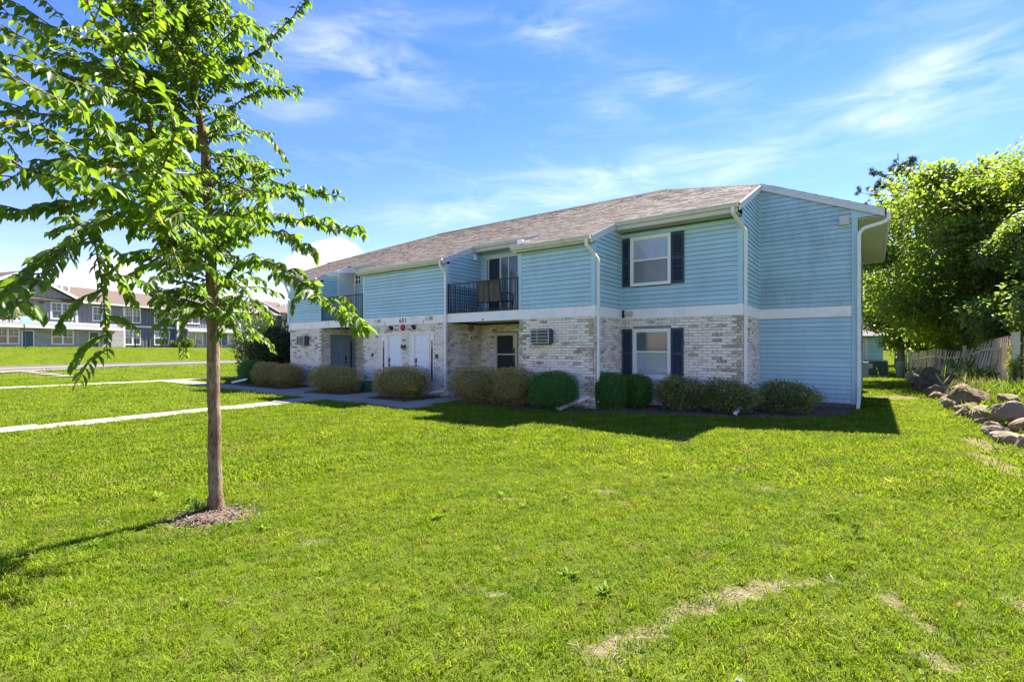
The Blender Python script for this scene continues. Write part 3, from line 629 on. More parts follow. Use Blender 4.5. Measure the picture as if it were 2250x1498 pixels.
brick_wall(left(XCl, Y1), Y2 - Y1, 0.04, ZB, tan_lo=.2); brick_wall(left(XBl, Y1), Y2 - Y1, 0.04, ZB, tan_lo=.2)
brick_wall(left(XAl, Y1), Y2 - Y1, 0, ZB); brick_wall(left(XEm, Y3), 2.0, 0, ZB)
def bscore(b):
    root, fr, a, c, z, hh, v = b; p_ = fr.p((a + c) / 2, 0, z); d = Vector((0, 0, 1.69)) - p_
    f_ = d.normalized().dot(fr.n)
    return (c - a) * hh * max(f_, 0) / d.length_squared * (1 if z > 0.85 else 0)
BR.sort(key=bscore, reverse=True)
bcache = {}
def brick_geo(mb, fr, a, b, z, hh, mi=0):
    o = 0.010 + random.uniform(-0.004, 0.004); e = 0.004
    v = [fr.p(a, -0.002, z), fr.p(b, -0.002, z), fr.p(b, -0.002, z + hh), fr.p(a, -0.002, z + hh), fr.p(a + e, o, z + e), fr.p(b - e, o, z + e), fr.p(b - e, o, z + hh - e), fr.p(a + e, o, z + hh - e)]
    mb.add(v, [(4, 5, 6, 7), (0, 1, 5, 4), (1, 2, 6, 5), (2, 3, 7, 6), (3, 0, 4, 7)], mi)
for root, fr, a, b, z, hh, v in BR[:300]:
    key = (round(b - a, 3), round(hh, 3), v, random.randrange(3), fr.n.x > .5)
    if key not in bcache:
        mb = MB(); f0 = Frame((0, 0), fr.du[:2], fr.n[:2]); brick_geo(mb, f0, 0, b - a, 0, hh); bcache[key] = mb.mesh('brick', VAR[v], recalc=False)
    ob('brick', bcache[key], root, fr.p(a, 0, z))
rest = {}
for root, fr, a, b, z, hh, v in BR[300:]:
    brick_geo(rest.setdefault(root, MB()), fr, a, b, z, hh, v)
for root, mb in rest.items(): tag(mb.build('bricks', VAR, root, recalc=False), kind='stuff')
# brick sill under the lower window
sb = MB()
for i in range(12): F_D.box(sb, .34 + i * .102, .34 + i * .102 + .092, -.01, .045, .70, .765)
sb.build('brick_sill', 'brick_tan', BLD)

# windows, shutters, doors
def window(fr, u0, u1, z0, z1, mid, fm='frame_white', top='pane_curtain_reflect', bot='pane_screen', out=0.045, w=0.075, sillh=0.09, off=0.0):
    mb = MB()
    fr.box(mb, u0, u0 + w, off - .02, out, z0, z1); fr.box(mb, u1 - w, u1, off - .02, out, z0, z1); fr.box(mb, u0 + w, u1 - w, off - .02, out - .002, z1 - w, z1); fr.box(mb, u0 + w, u1 - w, off - .02, out + .008, z0, z0 + sillh)
    i = .018; fr.box(mb, u0 + w, u0 + w + i, off - .02, out - .02, z0 + sillh, z1 - w); fr.box(mb, u1 - w - i, u1 - w, off - .02, out - .02, z0 + sillh, z1 - w); fr.box(mb, u0 + w + i, u1 - w - i, off - .02, out - .021, z1 - w - .025, z1 - w)
    W_ = mb.build('window', fm, BLD)
    m2 = MB(); fr.box(m2, u0 + w + i, u1 - w - i, off - .018, out - .012, mid - .025, mid + .022); m2.build('sash_rail', fm, W_)
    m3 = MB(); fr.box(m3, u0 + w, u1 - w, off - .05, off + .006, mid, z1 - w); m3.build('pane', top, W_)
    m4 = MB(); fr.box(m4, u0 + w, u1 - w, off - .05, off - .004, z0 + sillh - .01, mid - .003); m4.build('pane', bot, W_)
    return W_
def shutter(fr, u0, u1, z0, z1, out=0.02):
    mb = MB(); w = .05
    for a, b in ((u0, u0 + w), (u1 - w, u1)): fr.box(mb, a, b, out, out + .035, z0, z1)
    zm = (z0 + z1) / 2
    for a, b in ((z0, z0 + .08), (zm - .04, zm + .04), (z1 - .08, z1)): fr.box(mb, u0 + w, u1 - w, out, out + .032, a, b)
    S = mb.build('shutter', 'shutter_navy', BLD); sl_ = MB(); z = z0 + .085
    while z < z1 - .1:
        if abs(z + .02 - zm) > .055:
            sl_.hull8([fr.p(u0+w,out+.004,z+.028), fr.p(u1-w,out+.004,z+.028), fr.p(u1-w,out+.028,z), fr.p(u0+w,out+.028,z), fr.p(u0+w,out+.004,z+.036), fr.p(u1-w,out+.004,z+.036), fr.p(u1-w,out+.030,z+.008), fr.p(u0+w,out+.030,z+.008)])
        z += .034
    fr.box(sl_, u0 + w, u1 - w, out - .002, out + .003, z0 + .05, z1 - .05)
    sl_.build('louvers', 'shutter_navy', S); return S
U = lambda x: x - XC
wu = window(F_D, U(-5.93), U(-4.70), 3.56, 5.04, 4.33, bot='pane_screen', top='pane_curtain_reflect', out=.06, off=.014)
m_ = MB(); m_.obox(F_D.p(U(-5.62), -.0, 3.92), (.008, 0, 0), (0, .004, 0), (0.09, 0, -.26)); 
shutter(F_D, U(-6.19), U(-5.94), 3.56, 5.03); shutter(F_D, U(-4.69), U(-4.32), 3.56, 5.04)
window(F_D, U(-5.86), U(-4.71), 0.77, 2.28, 1.59, bot='pane_curtain_reflect', top='pane_green', out=.03, sillh=.14, w=.085, off=-.03)
shutter(F_D, U(-6.19), U(-5.88), 0.80, 2.28); shutter(F_D, U(-4.69), U(-4.34), 0.80, 2.28)
FBC = front(XBr, Y2)
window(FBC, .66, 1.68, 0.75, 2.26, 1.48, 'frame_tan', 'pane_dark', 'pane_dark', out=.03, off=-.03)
# sliding door of the B-C balcony
mb = MB(); FBC.box(mb, .21, .29, -.02, .05, ZT, 5.08); FBC.box(mb, 1.72, 1.80, -.02, .05, ZT, 5.08); FBC.box(mb, .29, 1.72, -.02, .048, 4.99, 5.08); FBC.box(mb, .29, 1.72, -.02, .048, ZT, ZT + .06)
FBC.box(mb, .90, .97, -.02, .035, ZT + .06, 4.99); FBC.box(mb, .33, .39, -.02, .03, ZT + .06, 4.99); FBC.box(mb, 1.27, 1.32, -.02, .02, ZT + .06, 4.99)
sd = mb.build('sliding_door', 'frame_tan', BLD)
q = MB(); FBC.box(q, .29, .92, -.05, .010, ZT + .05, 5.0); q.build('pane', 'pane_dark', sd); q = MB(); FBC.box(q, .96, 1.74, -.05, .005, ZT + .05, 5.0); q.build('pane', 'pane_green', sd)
# A-B balcony: beige closet door on the side wall, window air conditioner on the back wall
FAs = right(XAr, Y1); FAb = front(XAr, Y2)
mb = MB(); FAs.box(mb, .80, .86, -.02, .035, ZT, 5.25); FAs.box(mb, 1.68, 1.74, -.02, .035, ZT, 5.25); FAs.box(mb, .86, 1.68, -.02, .033, 5.16, 5.25); cd = mb.build('closet_door', 'frame_white', BLD)
q = MB(); FAs.box(q, .86, 1.68, -.03, .012, ZT, 5.16); q.build('door_panel', 'panel_beige', cd)
mb = MB(); FAb.box(mb, .04, .49, -.02, .12, 4.66, 5.14); ac = mb.build('window_air_conditioner', 'frame_white', BLD)
for a, b in ((.09, .25), (.31, .44)):
    for c, d in ((4.70, 4.88), (4.92, 5.10)):
        q = MB(); FAb.box(q, a, b, .12, .123, c, d); q.build('grille', 'ac_dark', ac)
def panel_door(fr, u0, u1, z0, z1, mat, off, hs=None, rows=((.12, .62), (.72, 1.30), (1.40, 1.92))):
    mb = MB(); fr.box(mb, u0, u1, off - .03, off, z0, z1); w = u1 - u0
    d_ = mb.build('door', mat, BLD)
    for r0, r1 in rows:
        for a, b in ((.13, .46), (.54, .87)):
            s_ = (z1 - z0) / 2.04; q = MB(); A, B, C0, C1 = u0 + w * a, u0 + w * b, z0 + r0 * s_, z0 + r1 * s_; e = .022
            q.add([fr.p(A, off + .001, C0), fr.p(B, off + .001, C0), fr.p(B, off + .001, C1), fr.p(A, off + .001, C1), fr.p(A + e, off + .012, C0 + e), fr.p(B - e, off + .012, C0 + e), fr.p(B - e, off + .012, C1 - e), fr.p(A + e, off + .012, C1 - e)], [(4, 5, 6, 7), (0, 1, 5, 4), (1, 2, 6, 5), (2, 3, 7, 6), (3, 0, 4, 7)])
            q.build('door_panel', mat, d_)
    if hs:
        for zz, nm, hh in ((z0 + 1.18, 'keypad', .085), (z0 + 1.0, 'door_handle', .045)):
            q = MB(); fr.box(q, hs - .035, hs + .035, off, off + .03, zz - hh, zz + hh); q.build(nm, 'dark_plastic', d_)
    return d_
UB = lambda x: x - XBl
def door_unit(fr, u0, u1, d0, d1, side0, side1, mat, fm, hs, z1=2.28, off=-.06, sm='frame_white'):
    mb = MB(); w = .05
    fr.box(mb, u0, u0 + w, -.12, .012, .03, z1); fr.box(mb, u1 - w, u1, -.12, .012, .03, z1); fr.box(mb, u0 + w, u1 - w, -.12, .010, z1 - .07, z1)
    mid = d1 if side0 >= d1 - .01 else d0; fr.box(mb, mid - .035, mid + .035, -.12, 0, .03, z1 - .07); fr.box(mb, u0 + w, u1 - w, -.14, .02, .02, .06)
    if min(d0, side0) - u0 - w > .02: fr.box(mb, u0 + w, min(d0, side0), -.12, -.02, .06, z1 - .07)
    f_ = mb.build('door_frame', fm, BLD); s_ = MB(); fr.box(s_, side0, side1, -.10, -.035, .06, z1 - .07); s_.build('side_panel', sm, f_)
    g_ = MB(); c = (side0 + side1) / 2; fr.box(g_, c - .045, c + .045, -.036, -.030, .5, z1 - .3); g_.build('side_light', 'pane_dark', f_)
    panel_door(fr, d0, d1, .06, z1 - .07, mat, off, hs)
door_unit(F_B, .97, 2.31, 1.46, 2.26, 1.02, 1.39, 'door_white', 'frame_white', 1.55)
door_unit(F_B, 2.70, 4.03, 2.97, 3.75, 3.78, 3.98, 'door_white', 'frame_white', 3.05, sm='trim_white')
door_unit(FAs, .44, 1.74, .49, 1.38, 1.42, 1.69, 'door_blue', 'door_blue', 1.27, z1=2.31, sm='door_blue')
# air-conditioner sleeves with louvred grilles
def ac_sleeve(fr, u0, u1, z0, z1, out):
    mb = MB(); w = .025
    fr.box(mb, u0, u1, -.05, out - .03, z0, z1); a_ = mb.build('air_conditioner_sleeve', 'ac_dark', BLD); q = MB()
    for a, b, c, d in ((u0, u0 + w, z0, z1), (u1 - w, u1, z0, z1), (u0 + w, u1 - w, z0, z0 + w), (u0 + w, u1 - w, z1 - w, z1)): fr.box(q, a, b, out - .03, out, c, d)
    q.build('grille_frame', 'ac_metal', a_); n = 3
    for i in range(n):
        z = z0 + (z1 - z0) * (i + 1) / (n + 1); q = MB(); fr.box(q, u0 + w, u1 - w, out - .025, out - .004, z - .009, z + .009); q.build('louver', 'ac_metal', a_)
    q = MB(); fr.box(q, u0 + .22, u0 + .24, out - .028, out - .01, z0 + w, z1 - w); q.build('grille_bar', 'ac_metal', a_)
ac_sleeve(F_C, .60, 1.24, 1.84, 2.24, .28); ac_sleeve(F_A, 1.0, 1.62, 1.84, 2.24, .28)
# small wall fixtures
def flood(fr, u, z, w=.30, h=.14, name='flood_light'):
    mb = MB(); fr.box(mb, u - w/2, u + w/2, .035, .055, z - h/2, z + h/2); b_ = mb.build(name, 'gutter_cream', BLD)
    for s_ in (-1, 1):
        q = MB(); q.lathe(fr.p(u + s_ * w * .24, .13, z), [(.03, .06), (.055, .0), (.062, -.04)], 12, axis='Y'); q.build('lamp_head', 'lamp_glass', b_)
flood(F_B, UB(-15.61), 2.765); flood(F_B, UB(-12.72), 2.775); flood(F_D, U(-5.96), 2.745, .22, .16)
fl = MB(); fE.box(fl, 2.04, 2.27, .02, .11, 5.14, 5.38); w_ = fl.build('wall_pack_light', 'gutter_cream', BLD); q = MB(); fE.box(q, 2.06, 2.25, .11, .125, 5.17, 5.34); q.build('lens', 'lamp_glass', w_)
for x in (-14.80, -13.53):   # dark lantern sconces over the doors
    mb = MB(); u = UB(x); F_B.box(mb, u - .05, u + .05, .0, .02, 2.40, 2.54); mb.lathe(F_B.p(u, .085, 2.45), [(.05, -.07), (.075, -.05), (.085, .05), (.05, .09), (.015, .11)], 10); s_ = mb.build('lantern', 'black_metal', BLD); q = MB(); q.lathe(F_B.p(u, .125, 2.43), [(.03, -.05), (.055, 0), (.03, .05)], 8); q.build('lamp_glass', 'lamp_glass', s_)
mb = MB(); mb.lathe(F_B.p(UB(-14.17), .02, 2.47), [(.12, .02), (.115, -.03), (.06, -.06), (.02, -.065)], 14, axis='Y'); mb.build('alarm_bell', 'bell_red', BLD)
for x, z, w, h, nm in ((-14.13, 1.76, .22, .13, 'letter_box'), (-15.95, 1.43, .06, .12, 'doorbell'), (-12.37, 1.42, .07, .14, 'doorbell')):
    mb = MB(); F_B.box(mb, UB(x) - w/2, UB(x) + w/2, .0, .07, z - h/2, z + h/2); mb.build(nm, 'dark_plastic', BLD)
FBs = right(XBr, Y1)
mb = MB(); FBs.box(mb, 1.13, 1.25, 0, .05, 1.98, 2.18); it = mb.build('intercom', 'frame_white', BLD); q = MB(); FBs.box(q, 1.16, 1.22, .05, .056, 2.01, 2.12); q.build('speaker_grille', 'ac_dark', it)
mb = MB(); FBs.box(mb, 1.36, 1.46, 0, .03, 4.98, 5.18); mb.tube([FBs.p(1.41, .03, 5.12), FBs.p(1.36, .14, 5.11), FBs.p(1.30, .16, 5.04)], .03); mb.lathe(FBs.p(1.29, .16, 4.99), [(.07, -.06), (.06, .0), (.03, .06)], 12); mb.build('balcony_light', 'frame_white', BLD)
mb = MB(); F_D.box(mb, .03, .10, .036, .05, 2.62, 2.86)
for i in range(4): F_D.box(mb, .10, .13, .036, .05, 2.64 + i * .055, 2.67 + i * .055)
mb.build('cable_bracket', 'black_metal', BLD)
# house numbers
def text(s_, loc, size, rot=0.0, mat='number_black'):
    cu = bpy.data.curves.new('t', 'FONT'); cu.body = s_; cu.size = size; cu.extrude = .004; cu.align_x = 'CENTER'; cu.space_character = 1.15
    to = bpy.data.objects.new('t', cu); COL.objects.link(to); bpy.context.view_layer.update()
    me = bpy.data.meshes.new_from_object(to.evaluated_get(bpy.context.evaluated_depsgraph_get())); bpy.data.objects.remove(to)
    me.materials.clear(); me.materials.append(MATS[mat]); o = ob('house_number', me, BLD, loc, (R(90), rot, 0)); return o
text('601', (-14.14, Y1 - .041, 2.645), .26); text('2', (-15.18, Y1 - .041, 2.61), .14); text('3', (-13.04, Y1 - .041, 2.615), .14); text('4', (-10.26, Y1 - .041, 2.585), .14, .25)

# ---- railings
def railing(bal, x0, x1, n, lattice=False):
    y = Y1 - .02
    MB().box(x0, x1, y - .018, y + .018, 3.87, 3.905).build('top_rail', 'black_metal', bal); MB().box(x0, x1, y - .012, y + .012, 2.955, 2.98).build('bottom_rail', 'black_metal', bal)
    bm_ = MB().box(-.007, .007, -.007, .007, 2.98, 3.87).mesh('baluster', 'black_metal')
    for i in range(n): ob('baluster', bm_, bal, (x0 + (x1 - x0) * (i + .5) / n, y, 0))
    for x in (x0 + .01, x1 - .01): MB().box(x - .02, x + .02, y - .02, y + .02, ZT + .03, 3.92).build('rail_post', 'black_metal', bal)
railing(balBC, XBr + .06, XCl - .03, 14); railing(balAB, XAr + .06, XBl - .03, 26)
for bal, xx in ((balBC, XBr), (balAB, None)):
    if xx is None: continue
    # dark trellis screen along the left side wall
    hb = MB().box(xx + .10, xx + .112, Y1 + .04, Y2 - .12, -.007, .007).mesh('trellis_bar', 'black_metal'); vb = MB().box(xx + .112, xx + .124, -.007, .007, 2.93, 3.86).mesh('trellis_bar', 'black_metal')
    for i in range(9): ob('trellis_bar', hb, bal, (0, 0, 2.95 + i * .112))
    for i in range(15): ob('trellis_bar', vb, bal, (0, Y1 + .06 + i * .115, 0))

# ---- roof
ROOF = None
def ytop(x): return min(RY, 13.82 - x, 13.82 - (MIR - x))
EAVES = [(XDm, XAl, 13.64), (XAl, XAr, 12.05), (XAr, XBl, 13.64), (XBl, XBr, 12.05), (XBr, XCl, 13.64), (XCl, XC, 12.05), (XC, XD + .02, 13.64)]
rb = MB()
def slabpoly(mb, pts, zf, th=.10):
    top = [Vector((x, y, zf(x, y))) for x, y in pts]; mb.prism(top, (0, 0, -th))
for x0, x1, ye in EAVES:
    pts = [(x0, ye), (x1, ye), (x1, ytop(x1))]
    for xr in sorted((-7.2, MIR + 7.2), reverse=True):
        if x0 < xr < x1: pts.append((xr, RY))
    pts.append((x0, ytop(x0))); slabpoly(rb, pts, lambda x, y: zfront(y))
for s_ in (1, -1):
    T = (lambda x: x) if s_ > 0 else (lambda x: MIR - x)
    pts = [(0.28, 16.47), (0.28, 25.57), (-2.75, 25.57), (-7.2, RY), (-2.65, 16.47)]
    slabpoly(rb, [(T(x), y) for x, y in pts], lambda x, y, T=T: zside(T(x)))
slabpoly(rb, [(XDm, 28.4), (XD, 28.4), (XD, 25.5), (-7.2, RY), (MIR + 7.2, RY), (XDm, 25.5)], lambda x, y: zfront(2 * RY - y))
ROOF = rb.build('roof', 'shingle', BLD)
# shingles: overlapping tabs in courses, real thickness, joined (too small to pick apart)
SV = []; SF = []; ST = []
def tab(q, t, tone):
    """q four plan-to-roof points (low-left, low-right, up-right, up-left), t thickness at the butt"""
    o = len(SV); up = Vector((0, 0, 1))
    SV.extend([q[0] + up*t, q[1] + up*t, q[2] + up*.004, q[3] + up*.004, q[0], q[1]])
    SF.extend([(o, o+1, o+2, o+3), (o+4, o+5, o+1, o), (o+4, o, o+3, o+3), (o+5, o+2, o+2, o+1)][:2]); ST.extend([tone, tone * .8])
ex = 0.133; ny_ = int((RY - 12.03) / ex) + 1
for r_ in range(ny_):
    y0 = 12.03 + r_ * ex; y1 = min(y0 + ex + .012, RY)
    for x0, x1, ye in EAVES:
        if y1 < ye - .02: continue
        ya = max(y0, ye - .03)
        if y1 - ya < .01: continue
        x = x0 - (0.02 if ye > 13 else 0.03)
        xe = x1 + (0.02 if ye > 13 else 0.03)
        while x < xe:
            w = random.uniform(.12, .42); b = min(x + w, xe); x_ = x; x = b
            if ytop((x_ + b) / 2) < ya: continue
            # clip to hip
            def cl(v, y): return min(max(v, y - 13.82 + MIR), 13.82 - y) if y > 15 else v
            q = [Vector((cl(x_, ya), ya, zfront(ya))), Vector((cl(b - .003, ya), ya, zfront(ya))), Vector((cl(b - .003, y1), y1, zfront(y1))), Vector((cl(x_, y1), y1, zfront(y1)))]
            hi_ = random.random() < .5
            tab(q, .014 if hi_ else .007, min(1, max(0, random.gauss(.62 if hi_ else .42, .22))))
for s_ in (1, -1):
    T = (lambda x: x) if s_ > 0 else (lambda x: MIR - x)
    for r_ in range(int((0.30 + 7.2) / ex) + 1):
        xa = 0.30 - r_ * ex; xb = xa - ex - .012; hp = 13.82 - xa
        y = max(16.44, 13.82 - xb); ye = 2 * RY - y
        if y >= RY: break
        while y < ye:
            b = min(y + random.uniform(.12, .42), ye); q = [Vector((T(xx), yy, zside(xx))) for xx, yy in ((xa, y), (xa, b - .003), (xb, b - .003), (xb, y))]; tab(q, random.choice((.007, .014)), min(1, max(0, random.gauss(.5, .22)))); y = b
sm = bpy.data.meshes.new('shingles'); sm.from_pydata(SV, [], SF); sm.materials.append(MATS['shingle']); at = sm.attributes.new('tone', 'FLOAT', 'FACE'); at.data.foreach_set('value', ST)
tag(ob('shingles', sm, ROOF), kind='stuff')
ta = ROOF.data.attributes.new('tone', 'FLOAT', 'FACE'); ta.data.foreach_set('value', [.4] * len(ROOF.data.polygons))
# ridge vent and hip caps
rv = MB(); zr = zfront(RY)
rv.prism([(-7.2, RY - .19, zr - .055), (-7.2, RY, zr + .06), (-7.2, RY + .19, zr - .055)], (MIR + 14.4, 0, 0)); rv.build('ridge_vent', 'ridge_dark', ROOF)
for s_ in (1, -1):
    hb = MB(); T = (lambda x: x) if s_ > 0 else (lambda x: MIR - x); n = 26
    for i in range(n):
        x0 = -2.72 + (-7.2 + 2.72) * i / n; x1 = -2.72 + (-7.2 + 2.72) * (i + 1.15) / n
        for dx, dy in ((.11, .0), (0, -.11)):
            hb.add([(T(x0), 13.82 - x0, zside(x0) + .035), (T(x0 + dx), 13.82 - x0 + dy, zside(x0 + dx) + .012 if dx else zfront(13.82 - x0 + dy) + .012), (T(x1 + dx), 13.82 - x1 + dy, (zside(x1 + dx) if dx else zfront(13.82 - x1 + dy)) + .012), (T(x1), 13.82 - x1, zside(x1) + .022)], [(0, 1, 2, 3)])
    o = hb.build('hip_caps', 'shingle', ROOF, recalc=False); ta = o.data.attributes.new('tone', 'FLOAT', 'FACE'); ta.data.foreach_set('value', [random.uniform(.25, .55) for _ in o.data.polygons])
# fascia boards, gutters, soffits
def rake(xa, y0, z0, xb, y1, z1, nrm, h=.19, t=.028):
    n = Vector(nrm) * t; a = Vector((xa, y0, z0)); b = Vector((xb, y1, z1)); dn = Vector((0, 0, -h))
    MB().hull8([a + dn, b + dn, b + dn + n, a + dn + n, a, b, b + n, a + n]).build('rake_board', 'fascia_grey', BLD)
    MB().hull8([a + dn*.28, b + dn*.28, b + dn*.28 + n*1.4, a + dn*.28 + n*1.4, a + Vector((0,0,.012)), b + Vector((0,0,.012)), b + n*1.5 + Vector((0,0,.008)), a + n*1.5 + Vector((0,0,.008))]).build('drip_edge', 'fascia_grey', BLD)
for x in (XC, XBr, XAr): rake(x, 12.02, zfront(12.02) - .012, x, 13.66, zfront(13.66) - .012, (1, 0, 0))
for x in (XCl, XBl, XAl): rake(x, 12.02, zfront(12.02) - .012, x, 13.66, zfront(13.66) - .012, (-1, 0, 0))
rake(XD + .02, 13.60, zfront(13.60) - .012, XD + .02, 16.49, zfront(16.49) - .012, (1, 0, 0))
rake(XD + .02, 16.47, zside(XD + .02) - .016, 0.25, 16.47, zside(.25) - .016, (0, -1, 0))
rake(XDm - .02, 16.47, zside(MIR - XDm) - .016, MIR - .25, 16.47, zside(.25) - .016, (0, -1, 0)); rake(XDm - .02, 13.6, zfront(13.6) - .012, XDm - .02, 16.49, zfront(16.49) - .012, (-1, 0, 0))
def gutter(x0, x1, y, zt):
    pf = [(0, 0), (-.005, -.12), (-.075, -.12), (-.095, -.055), (-.11, -.04), (-.11, -.004), (-.10, 0), (-.10, -.03), (-.085, -.05), (-.07, -.105), (-.012, -.105), (-.012, 0)]
    MB().prism([(x0, y + a, zt + b) for a, b in pf], (x1 - x0, 0, 0)).build('gutter', 'gutter_cream', BLD)
    MB().box(x0 + .01, x1 - .01, y - .002, y + .02, zt - (.17 if zt < 5 else .246), zt - .005).build('fascia_board', 'gutter_cream', BLD)
zl, zh = zfront(12.05) - .01, zfront(13.64) - .01
gutter(XCl - .14, XC + .0, 12.03, zl); gutter(XBl - .16, XBr + .0, 12.03, zl); gutter(XAl - .1, XAr, 12.03, zl)
gutter(XC + .03, XD + .0, 13.62, zh); gutter(XBr + .03, XCl - .02, 13.62, zh); gutter(XAr + .34, XBl - .02, 13.62, zh); gutter(XDm, XAl - .04, 13.62, zh)
MB().prism([(0.28 + a, 16.44, zside(.28) - .01 + b) for a, b in [(0, 0), (.005, -.12), (.075, -.12), (.105, -.05), (.11, 0), (.10, 0), (.085, -.05), (.07, -.105), (.012, -.105), (.012, 0)]], (0, 9.16, 0)).build('gutter', 'fascia_grey', BLD)
def soffit(x0, x1, y0, y1, z):
    s_ = MB().box(x0, x1, y0, y1, z, z + .02).build('soffit', 'soffit_tan', BLD); g_ = MB()
    x = x0 + .1
    while x < x1: g_.box(x, x + .012, y0 + .01, y1 - .01, z - .005, z - .0005); x += .1
    g_.build('soffit_grooves', 'soffit_tan', s_)
soffit(XC + .035, XD - .01, 13.60, Y2 - .02, 5.225); soffit(XBr + .035, XCl, 13.60, Y2 - .02, 5.245); soffit(XAr + .035, XBl, 13.60, Y2 - .02, 5.245); soffit(XDm, XAl, 13.6, Y2 - .02, 5.225)
for x0, x1 in ((XCl - .1, XC - .0), (XBl - .1, XBr), (XAl - .08, XAr)): soffit(x0, x1, 12.03, Y1 - .02, 4.63)
s_ = MB().box(XE + .03, .29, 16.50, 25.5, 5.26, 5.28).build('soffit', 'soffit_tan', BLD); g_ = MB()
for i in range(45): g_.box(XE + .04, .27, 16.6 + i * .2, 16.62 + i * .2, 5.25, 5.2595)
g_.build('soffit_grooves', 'soffit_tan', s_)
# bent gutter end hanging at the A-B balcony, stub over C
g1 = MB(); g1.tube([(XAr + .06, 12.35, 5.02), (XAr + .18, 12.55, 5.06), (XAr + .42, 13.15, 5.12), (XAr + .52, 13.45, 5.17), (XAr + .6, 13.55, 5.25)], 0, prof=(.06, .045)); g1.build('bent_gutter_end', 'trim_white', BLD)
g1 = MB(); g1.prism([(XAr + .10, 12.4, 5.0), (XAr + .62, 13.55, 5.12), (XAr + .52, 13.50, 5.40)], (.05, -.02, 0)); g1.build('torn_flashing', 'fascia_grey', BLD)
g2 = MB(); g2.box(XCl + .02, XCl + .20, 12.10, 12.22, 4.88, 5.03); g2.tube([(XCl + .2, 12.16, 4.93), (XCl + .48, 12.16, 4.935)], .035); g2.build('conduit_box', 'trim_white', BLD)
# downspouts
def spout(pts, name='downspout'):
    return MB().tube(pts, 0, prof=(.04, .032)).build(name, 'downspout_white', BLD)
def arc(pts, n=4):
    """round the bends of a polyline"""
    pts = [Vector(p_) for p_ in pts]; o = [pts[0]]
    for a, b, c in zip(pts, pts[1:], pts[2:]):
        r1 = min(.09, (a - b).length * .4, (c - b).length * .4); p0 = b + (a - b).normalized() * r1; p1 = b + (c - b).normalized() * r1
        for i in range(n + 1): t = i / n; o.append(p0.lerp(b, t).lerp(b.lerp(p1, t), t))
    return o + [pts[-1]]
spout(arc([(XBr - .10, 11.975, zl - .10), (XBr - .10, 11.975, zl - .25), (XBr - .02, Y1 - .075, zl - .50), (XBr - .02, Y1 - .075, .30), (XBr - .10, Y1 - .10, .2), (XBr - .95, Y1 - .75, .09)]))
spout(arc([(XC - .11, 11.975, zl - .10), (XC - .11, 11.975, zl - .26), (XC + .07, Y1 + .10, zl - .62), (XC + .07, Y1 + .10, .20)]))
spout(arc([(XD - .12, 13.56, zh - .10), (XD - .12, 13.56, zh - .26), (XD + .075, Y2 + .10, zh - .66), (XD + .075, Y2 + .10, .32), (XD + .05, Y2 - .15, .22), (XD + .05, 13.05, .07)]))
spout(arc([(.335, 16.48, zside(.28) - .11), (.335, 16.455, zside(.28) - .28), (.22, 16.45, zside(.28) - .36), (XE + .16, 16.45, 4.98), (XE + .06, 16.45, 4.86), (XE + .06, 16.45, .26), (XE + .04, 16.44, .14), (XE + .04, 16.42, .02)]))
for z in (1.2, 3.6): MB().box(XE + .01, XE + .11, 16.405, 16.42, z - .015, z + .015).build('spout_strap', 'downspout_white', BLD)
spout(arc([(XAl - .06, 12.0, zl - .1), (XAl - .06, Y1 - .06, 4.3), (XAl - .06, Y1 - .06, 2.8)]))
# meter box on the far side wall
MB().box(XE + .02, XE + .22, 23.6, 23.95, .55, 1.15).build('meter_box', 'utility_pale', BLD)

# ------------------------------------------------------------------ plants
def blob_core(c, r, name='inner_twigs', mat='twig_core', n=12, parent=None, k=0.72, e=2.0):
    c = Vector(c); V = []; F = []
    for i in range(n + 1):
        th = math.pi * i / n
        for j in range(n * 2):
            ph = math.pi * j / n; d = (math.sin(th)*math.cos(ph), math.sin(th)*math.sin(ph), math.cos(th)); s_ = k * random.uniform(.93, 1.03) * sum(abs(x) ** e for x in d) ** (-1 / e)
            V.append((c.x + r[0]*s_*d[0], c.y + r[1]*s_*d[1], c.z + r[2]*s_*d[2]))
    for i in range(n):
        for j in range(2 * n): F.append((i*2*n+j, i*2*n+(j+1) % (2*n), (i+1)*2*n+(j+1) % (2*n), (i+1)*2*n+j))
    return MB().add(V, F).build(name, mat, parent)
def superpt(n, e):
    """random points on a rounded-box surface (unit)"""
    d = unit(rng.normal(size=(n, 3))); s = (np.abs(d) ** e).sum(1) ** (-1.0 / e); return d * s[:, None], d
